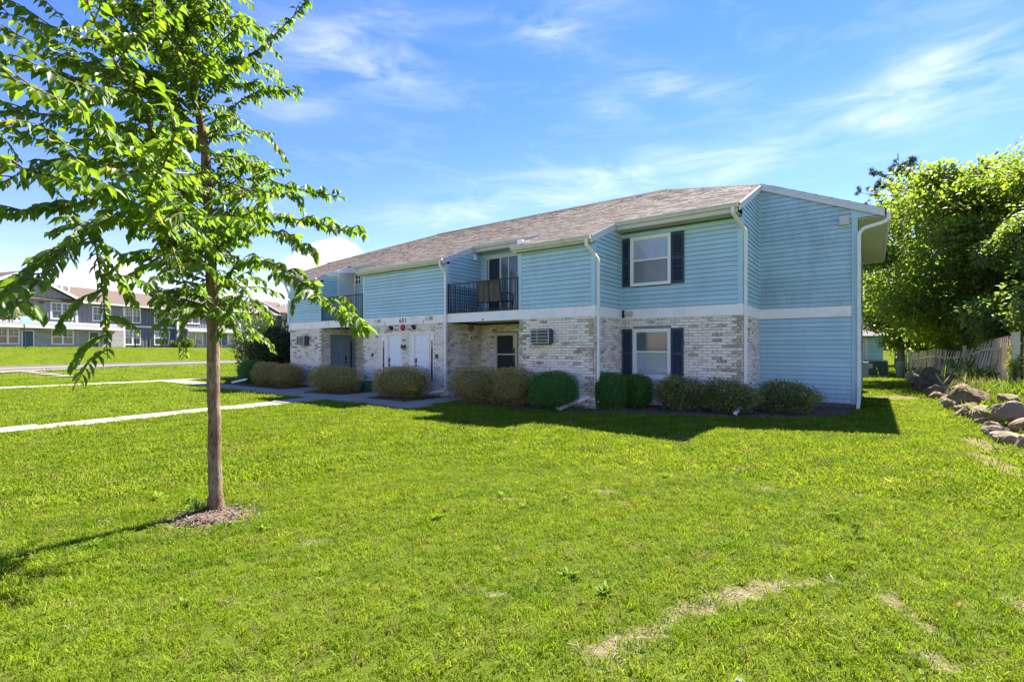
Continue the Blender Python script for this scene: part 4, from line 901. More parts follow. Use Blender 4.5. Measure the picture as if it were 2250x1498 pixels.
def shrub(label, c, r, mat, n, L, e=2.6, cat='shrub', name='clipped_shrub', group=None, shell=.28, up=0.2, fuzz=.05, twigs=0, core=True, lumps=.06, tone_top=.0, gapz=0.0, wr=.55, fold=.2):
    """c base centre; r half sizes (rx, ry, height/2)"""
    z0 = float(zg(c[0], c[1])); T = thing(name, label, cat, (c[0], c[1], z0), group)
    S, d = superpt(n, e); ph = rng.uniform(0, 6.28, 6)
    lump = 1 + lumps * (np.sin(S[:, 0]*5 + ph[0]) * np.sin(S[:, 1]*4 + ph[1]) + np.sin(S[:, 2]*6 + ph[2] + S[:, 0]*3)) 
    k = (1 - shell * rng.random(n) ** 1.6) * lump
    hz_ = r[2]; P = S * k[:, None] * np.array([r[0], r[1], hz_]) + np.array([0, 0, hz_ + gapz]); P += rng.normal(0, fuzz * .35, P.shape)
    ok = P[:, 2] > gapz * .6 + .02; P, d, k = P[ok], d[ok], k[ok]; m_ = len(P)
    Dr = d * .7 + rng.normal(0, .75, (m_, 3)) + np.array([0, 0, up]); N = d + rng.normal(0, .6, (m_, 3))
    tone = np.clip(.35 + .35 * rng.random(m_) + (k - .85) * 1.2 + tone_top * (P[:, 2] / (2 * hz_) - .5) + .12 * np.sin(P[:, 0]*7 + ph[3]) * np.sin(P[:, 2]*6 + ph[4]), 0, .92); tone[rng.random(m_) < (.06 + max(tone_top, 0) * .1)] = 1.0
    sz = L * rng.uniform(.6, 1.35, m_)
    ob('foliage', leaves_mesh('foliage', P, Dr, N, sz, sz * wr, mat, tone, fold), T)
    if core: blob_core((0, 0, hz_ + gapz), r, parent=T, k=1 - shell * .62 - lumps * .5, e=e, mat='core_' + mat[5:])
    if twigs:
        tb = MB()
        for i in range(twigs):
            a = rng.uniform(0, 6.28); el = rng.uniform(.35, 1.35); dv_ = Vector((math.cos(a)*math.cos(el)*r[0], math.sin(a)*math.cos(el)*r[1], math.sin(el)*hz_*2)); b0 = Vector((random.uniform(-.4, .4)*r[0], random.uniform(-.4, .4)*r[1], .0)); q = b0 + dv_ * random.uniform(.8, 1.03)
            tb.tube([b0, b0.lerp(q, .5) + Vector(rng.normal(0, .03, 3)), q], [.006, .004, .002], 3)
        tb.build('stems', 'twig_grey', T)
    return T
shrub('round clipped dark green boxwood below the air conditioner on the white brick wall', (-7.12, 11.52), (.66, .56, .52), 'leaf_box', 11000, .034, 3.2, fuzz=.012, lumps=.025, shell=.16, group='clipped boxwoods')
shrub('square clipped dark green boxwood in front of the left shutter of the lower window', (-6.12, 12.75), (.62, .55, .50), 'leaf_box', 11000, .034, 3.4, fuzz=.012, lumps=.025, shell=.16, group='clipped boxwoods')
shrub('smaller clipped boxwood tucked right behind another one, under the lower window', (-5.45, 13.35), (.42, .42, .48), 'leaf_box', 7000, .034, 3.0, fuzz=.012, lumps=.025, shell=.16, group='clipped boxwoods')
shrub('dark clipped boxwood at the far left corner of the blue building', (-24.2, 11.5), (.75, .6, .55), 'leaf_box', 6000, .05, 3.2, fuzz=.012, lumps=.025, shell=.16, group='clipped boxwoods')
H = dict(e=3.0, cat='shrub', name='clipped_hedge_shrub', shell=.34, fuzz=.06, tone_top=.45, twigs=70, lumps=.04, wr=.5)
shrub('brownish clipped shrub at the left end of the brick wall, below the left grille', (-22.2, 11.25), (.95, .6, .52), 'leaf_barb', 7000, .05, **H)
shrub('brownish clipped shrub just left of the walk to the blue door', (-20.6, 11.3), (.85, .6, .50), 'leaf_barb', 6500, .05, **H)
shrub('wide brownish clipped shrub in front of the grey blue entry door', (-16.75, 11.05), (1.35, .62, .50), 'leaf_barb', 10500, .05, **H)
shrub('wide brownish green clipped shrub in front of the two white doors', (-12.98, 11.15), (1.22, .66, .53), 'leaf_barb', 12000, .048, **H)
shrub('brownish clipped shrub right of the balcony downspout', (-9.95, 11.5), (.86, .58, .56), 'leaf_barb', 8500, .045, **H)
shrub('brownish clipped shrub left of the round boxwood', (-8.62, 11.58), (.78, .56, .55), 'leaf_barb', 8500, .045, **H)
Lz = dict(e=2.0, cat='shrub', name='loose_shrub', shell=.45, fuzz=.12, tone_top=.2, twigs=110, lumps=.12, wr=.42, core=True)
shrub('loose untrimmed shrub with faded flowers just right of the lower window', (-4.25, 13.38), (.66, .50, .44), 'leaf_spirea', 7800, .062, **Lz)
shrub('loose untrimmed shrub around the downspout at the brick corner', (-3.05, 13.55), (.68, .50, .43), 'leaf_spirea', 7800, .062, **Lz)
shrub('loose untrimmed shrub in front of the blue sided end wall', (-1.85, 14.55), (.78, .62, .42), 'leaf_spirea', 7800, .062, **Lz)
shrub('big dark green bush at the left end of the blue building', (-28.6, 14.6), (2.15, 1.9, 1.75), 'leaf_dark', 17000, .11, 2.2, name='big_bush', cat='bush', shell=.45, fuzz=.35, lumps=.08, twigs=60, wr=.5)
# plants at the shrubs' feet
def tuft(label, c, h, n, mat, cat='plant', name='leafy_plant', spread=.12, w=.02, up=1.2, group=None, L=None):
    z0 = float(zg(*c)); T = thing(name, label, cat, (c[0], c[1], z0), group)
    P = np.stack([rng.normal(0, spread, n), rng.normal(0, spread, n), rng.random(n) * h * .35], 1); Dr = np.stack([rng.normal(0, .5, n), rng.normal(0, .5, n), np.abs(rng.normal(up, .3, n))], 1)
    sz = h * rng.uniform(.5, 1.0, n); ob('leaves', leaves_mesh('leaves', P, Dr, rng.normal(size=(n, 3)), sz, np.full(n, w) * rng.uniform(.6, 1.4, n), mat, rng.random(n) * .9), T); return T
lily = tuft('orange flowering plant at the foot of the downspout by the white doors', (-11.95, 10.75), .42, 60, 'leaf_bright')
fb = MB()
for i in range(9):
    b_ = Vector((random.uniform(-.14, .14), random.uniform(-.14, .14), random.uniform(.25, .42)))
    for k in range(5): a_ = k * 1.257; fb.add([b_, b_ + Vector((math.cos(a_)*.06, math.sin(a_)*.06, .05)), b_ + Vector((math.cos(a_+.35)*.09, math.sin(a_+.35)*.09, .02)), b_ + Vector((math.cos(a_+.7)*.06, math.sin(a_+.7)*.06, .05))], [(0, 1, 2, 3)])
fb.build('petals', 'petal_orange', lily, recalc=False)
tuft('low weeds at the mouth of the downspout trough between the boxwoods', (-6.35, 11.55), .2, 60, 'leaf_bright', spread=.3)
tuft('low weeds in the bed in front of the middle boxwoods', (-5.55, 12.15), .2, 60, 'leaf_bright', spread=.25)
tuft('tall grass tuft growing by the far end of the rock border fence', (2.0, 37.0), .7, 120, 'leaf_bright', spread=.6, w=.06)
# downspout troughs
def trough(label, a, b):
    a, b = Vector(a), Vector(b); d = (b - a).normalized(); s_ = Vector((0, 0, 1)).cross(d).normalized(); u_ = d.cross(s_)
    pf = [(-.075, .07), (-.075, -.02), (.075, -.02), (.075, .07), (.06, .07), (.06, -.005), (-.06, -.005), (-.06, .07)]
    o = MB().prism([a + s_ * x + u_ * y for x, y in pf], b - a).build('downspout_trough', 'downspout_white'); return tag(o, label, 'gutter')
trough('white downspout trough slanting between the two front boxwoods', (-6.42, 12.35, .34), (-6.78, 11.22, .06))
trough('small white downspout trough beside the far left boxwood', (-23.6, 10.9, .22), (-24.2, 10.55, .07))
# green bin
T = thing('green_bin', 'small green plastic tub with lid standing by the entry walk', 'bin', (-16.0, 11.9, .035)); b = MB(); b.hull8([(-.2, -.15, 0), (.2, -.15, 0), (.2, .15, 0), (-.2, .15, 0), (-.25, -.19, .34), (.25, -.19, .34), (.25, .19, .34), (-.25, .19, .34)]); b.build('tub', 'bin_green', T)
b = MB(); b.box(-.27, .27, -.21, .21, .34, .375); b.box(-.22, .22, -.16, .16, .375, .39); b.build('lid', 'bin_green', T); MB().box(-.06, .06, -.215, -.205, .29, .345).build('handle', 'bin_green', T)
# copper ring ornament on the porch wall
o = MB()
for k in range(24):
    a0, a1 = 2*math.pi*k/24, 2*math.pi*(k+1)/24
    o.tube([(XBr + .04, 13.45 + .12*math.cos(a0), 2.46 + .13*math.sin(a0)), (XBr + .04, 13.45 + .12*math.cos(a1), 2.46 + .13*math.sin(a1))], .022, 6, cap=False)
o.tube([(XBr + .04, 13.45, 2.33), (XBr + .045, 13.45, 2.59)], .012, 6); o.tube([(XBr + .04, 13.40, 2.34), (XBr + .045, 13.40, 2.58)], .008, 6); o.tube([(XBr + .04, 13.5, 2.34), (XBr + .045, 13.5, 2.58)], .008, 6)
tag(o.build('wall_ornament', 'copper'), 'round copper ornament hung on the dark brick wall under the balcony', 'ornament')
# sling loveseat on the balcony, seen from behind
T = thing('patio_loveseat', 'brown sling patio loveseat with its back to the balcony railing', 'loveseat', (-10.2, 12.72, ZT - .02)); zf = .0
for sx in (-.50, .50):
    f_ = MB(); x = sx
    f_.tube(arc([(x, -.30, .02), (x, -.22, .40), (x, -.30, 1.05)]), .016, 6); f_.tube(arc([(x, .38, .02), (x, .36, .42), (x, -.22, .38)]), .016, 6); f_.tube(arc([(x + .04 * (1 if sx > 0 else -1), -.26, .60), (x + .05 * (1 if sx > 0 else -1), .05, .66), (x + .05 * (1 if sx > 0 else -1), .36, .60), (x, .40, .30), (x, .30, .03), (x, -.3, .03)]), .018, 6); f_.build('side_frame', 'black_metal', T)
for a, b_ in ((-.48, -.02), (.02, .48)):
    MB().hull8([(a, -.225, .38), (b_, -.225, .38), (b_, -.205, .38), (a, -.205, .38), (a, -.31, 1.05), (b_, -.31, 1.05), (b_, -.29, 1.05), (a, -.29, 1.05)]).build('back_sling', 'sling_brown', T)
    MB().hull8([(a, -.2, .37), (b_, -.2, .37), (b_, .36, .41), (a, .36, .41), (a, -.2, .385), (b_, -.2, .385), (b_, .36, .425), (a, .36, .425)]).build('seat_sling', 'sling_brown', T)
MB().tube([(0, -.225, .36), (0, -.3, 1.06)], .014, 6).build('centre_post', 'black_metal', T); MB().tube([(-.5, -.3, 1.06), (.5, -.3, 1.06)], .016, 6).build('top_bar', 'black_metal', T); MB().tube([(-.5, .38, .41), (.5, .38, .41)], .016, 6).build('front_bar', 'black_metal', T)

# ------------------------------------------------------------------ trees
def branch_curve(p0, p1, sag=0.0, n=6, wob=.03):
    p0, p1 = Vector(p0), Vector(p1); o = []
    for i in range(n + 1):
        t = i / n; q = p0.lerp(p1, t); q.z += sag * 4 * t * (1 - t); L_ = (p1 - p0).length
        if 0 < i < n: q += Vector(rng.normal(0, wob * L_ * .3, 3))
        o.append(q)
    return o
class Leaves:
    def __init__(s): s.P = []; s.D = []; s.N = []; s.L = []; s.T = []
    def add(s, P, D_, N, L, T): s.P.append(tuple(P)); s.D.append(tuple(D_)); s.N.append(tuple(N)); s.L.append(L); s.T.append(T)
# --- street tree in the lawn (measured limbs: sight-line points at their own distances)
def WP(px, py, d):
    xc = (px - 1125) / 1069.5 * d; return Vector((xc * CA - d * SA, xc * SA + d * CA, 1.69 + (765.4 - py) * d / 1069.5))
ST_ = thing('street_tree', 'young broad leaved tree standing alone in the lawn, brown trunk', 'tree', (0, 0, 0))
trunk = [WP(475, 1150, 5.1), WP(475, 1125, 5.1), WP(474, 1085, 5.1), WP(471, 960, 5.1), WP(469, 800, 5.1), WP(466, 660, 5.1), WP(462, 560, 5.08), WP(455, 440, 5.05), WP(452, 340, 5.05), WP(436, 240, 5.0), WP(424, 150, 5.0), WP(418, 20, 5.0), WP(405, -150, 5.0), WP(395, -330, 5.05)]
tr_r = [.14, .095, .068, .062, .059, .057, .052, .046, .046, .036, .030, .024, .016, .006]
tp = []; tr2 = []
for i in range(len(trunk) - 1):
    for k in range(4): t = k / 4; tp.append(trunk[i].lerp(trunk[i+1], t) + Vector((*rng.normal(0, .004, 2), 0))); tr2.append((tr_r[i] * (1 - t) + tr_r[i+1] * t) * random.uniform(.95, 1.05))
tp.append(trunk[-1]); tr2.append(tr_r[-1])
MB().tube(tp, tr2, 14).build('trunk', 'bark', ST_, smooth=True)
LV = Leaves(); limbs = MB(); twg = MB()
def shoot(pts, r0, dens=.034, leafL=.115, side=True, lat=.45, start=.12, droop=.55, skip=0.0):
    """a leafy shoot: two ranks of drooping leaves, with side shoots"""
    pts = [Vector(q) for q in pts]
    # smooth
    fine = []
    for i in range(len(pts) - 1):
        a_, b_ = pts[i], pts[i+1]; pm = pts[max(i-1, 0)]; pn = pts[min(i+2, len(pts)-1)]
        for k in range(6):
            t = k / 6; fine.append(0.5 * ((2*a_) + (b_ - pm) * t + (2*pm - 5*a_ + 4*b_ - pn) * t*t + (3*a_ - pm - 3*b_ + pn) * t*t*t))
    fine.append(pts[-1]); N_ = len(fine)
    (limbs if r0 > .009 else twg).tube(fine, [r0 * (1 - .85 * i / (N_ - 1)) + .0012 for i in range(N_)], 7 if r0 > .009 else 4, cap=False)
    L_ = sum((fine[i+1] - fine[i]).length for i in range(N_ - 1)); run = 0; nxt = L_ * start; sd_ = 1; nside = L_ * start + random.uniform(.03, .15)
    for i in range(N_ - 1):
        sg = fine[i+1] - fine[i]; l = sg.length; t_ = sg.normalized()
        while nxt < run + l:
            q = fine[i] + sg * ((nxt - run) / l); f = nxt / L_
            s_ = t_.cross(Vector((0, 0, 1))); s_ = s_.normalized() if s_.length > .05 else Vector((random.uniform(-1, 1), random.uniform(-1, 1), 0)).normalized()
            D_ = s_ * sd_ * .62 + t_ * .5 + Vector((0, 0, -droop * 1.25)) + Vector(rng.normal(0, .22, 3))
            Nn = Vector((0, 0, 1)) * .7 + s_ * sd_ * .45 + Vector(rng.normal(0, .3, 3))
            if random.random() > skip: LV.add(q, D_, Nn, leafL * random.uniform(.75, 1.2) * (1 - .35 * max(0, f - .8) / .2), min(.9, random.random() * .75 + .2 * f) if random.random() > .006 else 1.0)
            sd_ = -sd_; nxt += dens * random.uniform(.75, 1.25)
        while side and nside < run + l:
            q = fine[i] + sg * ((nside - run) / l); a_ = random.uniform(0, 6.28)
            s_ = Vector((math.cos(a_), math.sin(a_), random.uniform(-.2, .6))); dd = (t_ * .8 + s_ * .9).normalized(); ln = lat * random.uniform(.4, 1.1)
            shoot([q, q + dd * ln * .5 + Vector((0, 0, .03)), q + dd * ln + Vector((0, 0, -.10 * random.random()))], .0045, dens, leafL, False, 0, .1, droop)
            nside += random.uniform(.075, .17)
        run += l
def tq(z):
    for a_, b_ in zip(trunk, trunk[1:]):
        if a_.z <= z <= b_.z: return a_.lerp(b_, (z - a_.z) / (b_.z - a_.z))
    return trunk[-1]
D0 = 5.1
explicit = [  # (points px,py,dist), radius
 ([(466, 650, 5.1), (520, 585, 4.6), (585, 575, 4.1), (650, 612, 3.7), (722, 665, 3.35), (792, 732, 3.05)], .011),
 ([(463, 560, 5.1), (530, 500, 4.7), (600, 478, 4.4), (690, 490, 4.1), (782, 512, 3.85)], .011),
 ([(540, 506, 4.65), (590, 505, 4.3), (640, 525, 4.0), (678, 556, 3.7)], .006),
 ([(456, 440, 5.05), (500, 345, 5.1), (560, 380, 5.2), (640, 412, 5.25), (757, 434, 5.3)], .011),
 ([(500, 400, 5.0), (560, 420, 5.1), (620, 425, 5.1), (668, 440, 5.1)], .006),
 ([(450, 330, 5.05), (500, 250, 5.1), (560, 205, 5.2), (650, 198, 5.3)], .010),
 ([(436, 250, 5.0), (510, 160, 5.1), (590, 90, 5.2), (660, 20, 5.3), (705, -40, 5.35)], .010),
 ([(510, 165, 5.1), (505, 110, 5.0), (500, 85, 4.95)], .005), ([(448, 300, 5.0), (520, 270, 4.7), (555, 290, 4.6)], .006),
 ([(452, 340, 5.05), (398, 240, 5.0), (380, 120, 4.9), (375, -60, 4.9)], .018),
 ([(424, 150, 5.0), (470, 60, 5.0), (500, -60, 5.0)], .010), ([(418, 60, 5.0), (470, 30, 4.6), (525, 60, 4.4)], .007),
 ([(458, 500, 5.05), (400, 420, 4.6), (352, 335, 4.2), (310, 230, 3.9), (255, 140, 3.7), (205, 40, 3.6), (170, -80, 3.5)], .026),
 ([(400, 420, 4.6), (300, 300, 4.0), (200, 260, 3.6), (80, 250, 3.3), (-60, 240, 3.1)], .013),
 ([(462, 560, 5.08), (380, 430, 4.3), (280, 330, 3.5), (180, 250, 2.9), (90, 200, 2.6), (-40, 150, 2.4)], .014),
 ([(462, 575, 5.08), (390, 520, 4.0), (300, 450, 3.2), (180, 410, 2.7), (70, 375, 2.4), (-60, 350, 2.2)], .014),
 ([(463, 590, 5.08), (400, 560, 4.3), (330, 440, 3.5), (365, 350, 3.1), (385, 290, 2.9), (380, 250, 2.8)], .010),
 ([(330, 440, 3.5), (400, 470, 3.2), (450, 480, 3.1), (390, 430, 3.2)], .005),
 ([(462, 590, 5.08), (360, 500, 4.4), (270, 480, 3.8), (205, 500, 3.4), (214, 560, 3.25), (228, 660, 3.2), (236, 780, 3.2)], .011),
 ([(270, 480, 3.8), (180, 500, 3.2), (120, 580, 2.9), (60, 640, 2.7), (-20, 700, 2.6)], .010),
 ([(464, 620, 5.1), (400, 560, 4.3), (380, 545, 3.9), (395, 590, 3.6), (410, 640, 3.5)], .009),
 ([(464, 650, 5.1), (400, 640, 5.1), (350, 700, 5.0)], .007),
 ([(466, 660, 5.1), (500, 620, 4.9), (540, 640, 4.7), (560, 690, 4.6)], .007), ([(467, 690, 5.1), (430, 680, 4.8), (395, 720, 4.7)], .006), ([(467, 690, 5.1), (500, 690, 4.9), (530, 740, 4.8)], .006),
 ([(460, 540, 5.08), (500, 500, 4.4), (545, 470, 3.9), (580, 450, 3.7)], .008), ([(455, 440, 5.05), (520, 420, 4.6), (560, 440, 4.3)], .007),
 ([(436, 260, 5.0), (340, 170, 4.6), (250, 110, 4.2), (120, 60, 3.9), (-30, 20, 3.7)], .014), ([(424, 160, 5.0), (340, 60, 4.6), (260, -20, 4.3), (150, -90, 4.0)], .012),
 ([(310, 230, 3.9), (220, 160, 3.6), (110, 110, 3.4), (0, 60, 3.3)], .008), ([(255, 140, 3.7), (320, 60, 3.6), (380, 30, 3.6)], .007),
 ([(380, 430, 4.3), (250, 420, 3.9), (130, 460, 3.6), (-20, 470, 3.5)], .010), ([(352, 335, 4.2), (250, 360, 3.9), (120, 350, 3.6), (-30, 420, 3.5)], .009),
]
explicit += [([(418, 60, 5.0), (300, 40, 4.4), (200, -20, 4.0)], .009), ([(400, 420, 4.6), (330, 280, 4.1), (230, 200, 3.8), (120, 170, 3.6)], .009), ([(380, 430, 4.3), (260, 380, 3.6), (150, 320, 3.2), (20, 300, 3.0)], .009), ([(424, 160, 5.0), (380, 70, 4.4), (300, 100, 4.0), (180, 90, 3.8)], .009),
 ([(436, 260, 5.0), (420, 180, 4.4), (470, 110, 4.2), (520, 60, 4.2)], .007), ([(452, 340, 5.05), (380, 300, 4.4), (320, 330, 4.0), (230, 330, 3.7)], .008), ([(310, 230, 3.9), (200, 200, 3.3), (90, 150, 3.0), (-20, 120, 2.8)], .008)]
for pts, r0 in explicit:
    P_ = [WP(*q) for q in pts]; near = pts[-1][2] < 3.0; rgt = pts[-1][0] > 560
    shoot(P_, r0, .0215, .088 if not near else .098, True, .20 if rgt else (.46 if not near else .34), .15)
for i in range(84):   # upright-spreading fill round the whole trunk
    z = random.uniform(2.35, 6.0) if i < 74 else random.uniform(1.95, 2.5); b0 = tq(z); a_ = i * 2.399 + random.uniform(-.4, .4); ln = random.uniform(.5, 1.15) * (1.0 if z < 4.5 else .85) * (1 if z > 2.4 else .7)
    dv_ = Vector((math.cos(a_), math.sin(a_), 0)); ln *= 1.0 - .38 * max(0, dv_.x * CA + dv_.y * SA); ln *= .72 if z < 3.1 else 1.0; up_ = random.uniform(.25, .8) if z > 2.6 else random.uniform(-.05, .35)
    shoot([b0, b0 + dv_ * ln * .45 + Vector((0, 0, up_ * .4 * ln)), b0 + dv_ * ln + Vector((0, 0, up_ * ln * .55))], .009, .0225, .084, True, .40, .12)
limbs.build('limbs', 'bark', ST_, smooth=True); twg.build('twigs', 'twig_brown', ST_)
dw = MB(); dw.tube([WP(440, 385, 4.9), WP(370, 378, 4.6), WP(325, 383, 4.4), WP(230, 388, 4.3)], [.012, .009, .006, .002], 6); dw.tube([WP(330, 383, 4.4), WP(310, 405, 4.3), WP(292, 420, 4.25)], [.007, .006, .004], 6); dw.build('bare_twig', 'dead_wood', ST_)
LP, LD, LN, LL, LT = (np.array(v, float) for v in (LV.P, LV.D, LV.N, LV.L, LV.T))
camp = np.array([0, 0, 1.69]); dcam = np.linalg.norm(LP - camp, axis=1)
Fw = np.array([-SA, CA, 0]); Rt = np.array([CA, SA, 0]); rel = LP - camp; dep = rel @ Fw; xx = rel @ Rt / dep * 1069.5 + 1125; yy = 765.4 - rel[:, 2] / dep * 1069.5
vis = (xx > 0) & (xx < 2250) & (yy > 0) & (dep > 1.0); keep = dcam > 1.5
score = np.where(vis & keep, LL / dcam, 0); order = np.argsort(-score); own = order[:300]; restI = np.array([i for i in order[300:] if keep[i]])
ob('crown', leaves_mesh('crown', LP[restI], LD[restI], LN[restI], LL[restI], LL[restI] * rng.uniform(.40, .56, len(restI)), 'leaf_street', LT[restI], .22, 9), ST_)['kind'] = 'stuff'
lvm = [leaves_mesh('leaf', np.zeros((1, 3)), np.array([[0, 1., 0]]), np.array([[0, 0, 1.]]), [1.0], [.48], 'leaf_street', np.array([t_]), f_, 9) for t_ in (.25, .45, .6, .75, .9) for f_ in (.15, .3)]
for i in own:
    D_ = Vector(LD[i]).normalized(); N_ = Vector(LN[i]); S_ = D_.cross(N_).normalized(); N_ = S_.cross(D_)
    o = ob('leaf', lvm[random.randrange(10)], ST_); o.matrix_world = Matrix.Translation(Vector(LP[i])) @ Matrix((S_, D_, N_)).transposed().to_4x4() @ Matrix.Scale(LL[i], 4)
# mulch ring and sprout at its foot
def lowmound(c, rx, ry, h, mat, name):
    V = [(c[0], c[1], h + float(zg(*c)))]; F = []; n = 40
    for k, (s_, hh) in enumerate(((.3, .9), (.6, .7), (.85, .35), (1.0, -.02))):
        for j in range(n):
            a_ = 2 * math.pi * j / n; q = s_ * (1 + .13 * math.sin(3*a_ + 1) + .09 * math.sin(7*a_) + random.uniform(-.05, .05)); x, y = c[0] + rx * q * math.cos(a_), c[1] + ry * q * math.sin(a_); V.append((x, y, float(zg(x, y)) + h * hh + random.uniform(-.006, .006)))
    for j in range(n): F.append((0, 1 + j, 1 + (j + 1) % n))
    for k in range(3):
        for j in range(n): F.append((1+k*n+j, 1+(k+1)*n+j, 1+(k+1)*n+(j+1) % n, 1+k*n+(j+1) % n))
    return tag(MB().add(V, F).build(name, mat, smooth=True), kind='structure')
plain('ring_mulch', (0.12, 0.08, 0.058), 0.95, 0.45, 30.0, bump=0.9, bscale=60, dirt=(0.27, 0.20, 0.145), dirts=14)
lowmound((-5.36, 2.14), .27, .30, .045, 'ring_mulch', 'tree_mulch_ring')
tuft('small leafy sucker sprouting at the foot of the lawn tree', (-5.62, 2.13), .13, 45, 'leaf_lilac', spread=.06, w=.045, up=.5)
# --- trees on the right
def tree(label, base, h, crown, n, L, mat, tr=.18, group='trees behind the picket fence', name='leafy_tree', blobs=26, seed=1, lean=(0, 0), lo=.2, trunk_mat='twig_grey', drop=.0):
    r_ = np.random.default_rng(seed); z0 = float(zg(*base)); T = thing(name, label, 'tree', (base[0], base[1], z0), group)
    tb = MB(); top = Vector((lean[0], lean[1], h * .8)); tb.tube([Vector((0, 0, -.2)), Vector((0, 0, h*.15)), top * .45, top * .75, top], [tr*1.3, tr, tr*.75, tr*.4, .02], 9)
    cc = np.array([lean[0]*.6, lean[1]*.6, h * (1 + lo) / 2]); rr_ = np.array([crown[0], crown[1], h * (1 - lo) / 2])
    B = []
    while len(B) < blobs:
        q = r_.uniform(-1, 1, 3); l = np.linalg.norm(q)
        if .35 < l < 1: B.append(cc + q / l * l ** .5 * rr_ * .82)
    for b_ in B:
        t_ = r_.uniform(.25, .85); st = top * t_; b_v = Vector(b_); tb.tube([st, st.lerp(b_v, .5) + Vector((0, 0, .15)), b_v], [tr * .35 * (1.1 - t_), tr * .2 * (1.1 - t_), .012], 5)
    tb.build('trunk', trunk_mat, T)
    per = n // blobs; P = []; TN = []; DD = []
    for b_ in B:
        R0 = r_.uniform(.32, .95) * min(rr_.min(), crown[0]) * .50
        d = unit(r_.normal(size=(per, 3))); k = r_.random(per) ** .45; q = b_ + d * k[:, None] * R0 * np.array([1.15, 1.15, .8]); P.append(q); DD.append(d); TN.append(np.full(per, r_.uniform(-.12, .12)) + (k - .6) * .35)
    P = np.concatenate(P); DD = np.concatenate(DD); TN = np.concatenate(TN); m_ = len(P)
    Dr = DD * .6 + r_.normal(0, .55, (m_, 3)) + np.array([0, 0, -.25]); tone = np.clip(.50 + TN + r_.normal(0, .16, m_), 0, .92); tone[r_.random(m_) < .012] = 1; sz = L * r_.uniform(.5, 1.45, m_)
    ob('crown', leaves_mesh('crown', P, Dr, DD * .6 + r_.normal(0, .5, (m_, 3)) + np.array([0, 0, .8]), sz, sz * .6, mat, tone, .15), T); return T
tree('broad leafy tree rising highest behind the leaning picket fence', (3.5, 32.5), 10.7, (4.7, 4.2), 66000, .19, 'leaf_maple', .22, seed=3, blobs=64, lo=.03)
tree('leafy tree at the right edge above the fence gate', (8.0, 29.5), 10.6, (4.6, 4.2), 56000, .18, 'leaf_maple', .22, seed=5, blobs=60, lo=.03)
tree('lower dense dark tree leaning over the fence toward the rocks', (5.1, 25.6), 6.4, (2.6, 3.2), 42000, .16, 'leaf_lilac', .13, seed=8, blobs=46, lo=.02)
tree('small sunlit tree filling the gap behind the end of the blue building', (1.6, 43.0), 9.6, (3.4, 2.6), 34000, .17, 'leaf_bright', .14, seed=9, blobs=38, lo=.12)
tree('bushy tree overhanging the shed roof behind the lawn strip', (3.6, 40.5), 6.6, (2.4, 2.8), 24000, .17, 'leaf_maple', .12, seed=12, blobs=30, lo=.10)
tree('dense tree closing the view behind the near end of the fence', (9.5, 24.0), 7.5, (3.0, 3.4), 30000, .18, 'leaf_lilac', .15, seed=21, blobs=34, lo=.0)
tree('dense tree far behind the blue outbuilding', (-1.5, 62.0), 8.0, (4.5, 3.5), 20000, .26, 'leaf_lilac', .2, seed=31, blobs=30, lo=.0)
tree('dense tree far behind the utility box', (6.5, 58.0), 8.5, (4.5, 3.5), 20000, .26, 'leaf_lilac', .2, seed=33, blobs=30, lo=.0)
tree('dense tree far behind the right end of the fence', (14.0, 40.0), 8.0, (4.5, 4.5), 22000, .24, 'leaf_lilac', .2, seed=35, blobs=30, lo=.0)
tree('dense bush of a tree beyond the far end of the picket fence', (6.5, 44.0), 6.5, (3.6, 3.0), 22000, .20, 'leaf_lilac', .15, seed=23, blobs=30, lo=.0)
def pine(label, base, h, seed, sp=2.4):
    r_ = np.random.default_rng(seed); T = thing('pine_tree', label, 'tree', (base[0], base[1], float(zg(*base))), 'trees behind the picket fence'); tb = MB(); tb.tube([(0, 0, -.2), (.1, 0, h*.5), (0, 0, h)], [.25, .16, .03], 8); P = []; Dd = []
    for i in range(40):
        z = h * (.38 + .62 * (i / 46) ** .9); a_ = i * 2.4 + r_.uniform(-.3, .3); ln = sp * (1.12 - z / h) * 1.9 * r_.uniform(.6, 1.1) + .5; e_ = Vector((math.cos(a_)*ln, math.sin(a_)*ln, z + ln * r_.uniform(.1, .4))); s_ = Vector((0, 0, z)); tb.tube([s_, s_.lerp(e_, .5) + Vector((0, 0, -.1)), e_], [.05, .035, .012], 5)
        for k in range(12):
            t_ = r_.uniform(.35, 1.02); c_ = s_.lerp(e_, t_) + Vector(r_.normal(0, .22, 3)); n_ = 60; P.append(np.array(c_) + r_.normal(0, .045, (n_, 3))); Dd.append(unit(r_.normal(size=(n_, 3)) + np.array([e_.x / ln * .5, e_.y / ln * .5, .5])))
    P = np.concatenate(P); Dd = np.concatenate(Dd); m_ = len(P); tb.build('trunk', 'twig_brown', T)
    ob('needles', leaves_mesh('needles', P, Dd, r_.normal(size=(m_, 3)), r_.uniform(.16, .32, m_), np.full(m_, .045), 'needle', r_.random(m_) * .9, .1), T)
pine('dark open pine rising above the roof end and the leafy trees', (1.6, 50.0), 17.4, 4, 3.4); pine('dark pine showing at the right edge behind the leafy trees', (15.0, 46.0), 15.6, 6, 2.6)
tree('pale grey green small tree at the left edge in front of the townhouses', (-62.5, 6.6), 7.0, (2.3, 2.3), 9000, .20, 'leaf_pale', .1, seed=15, blobs=18, lo=.16, group=None)
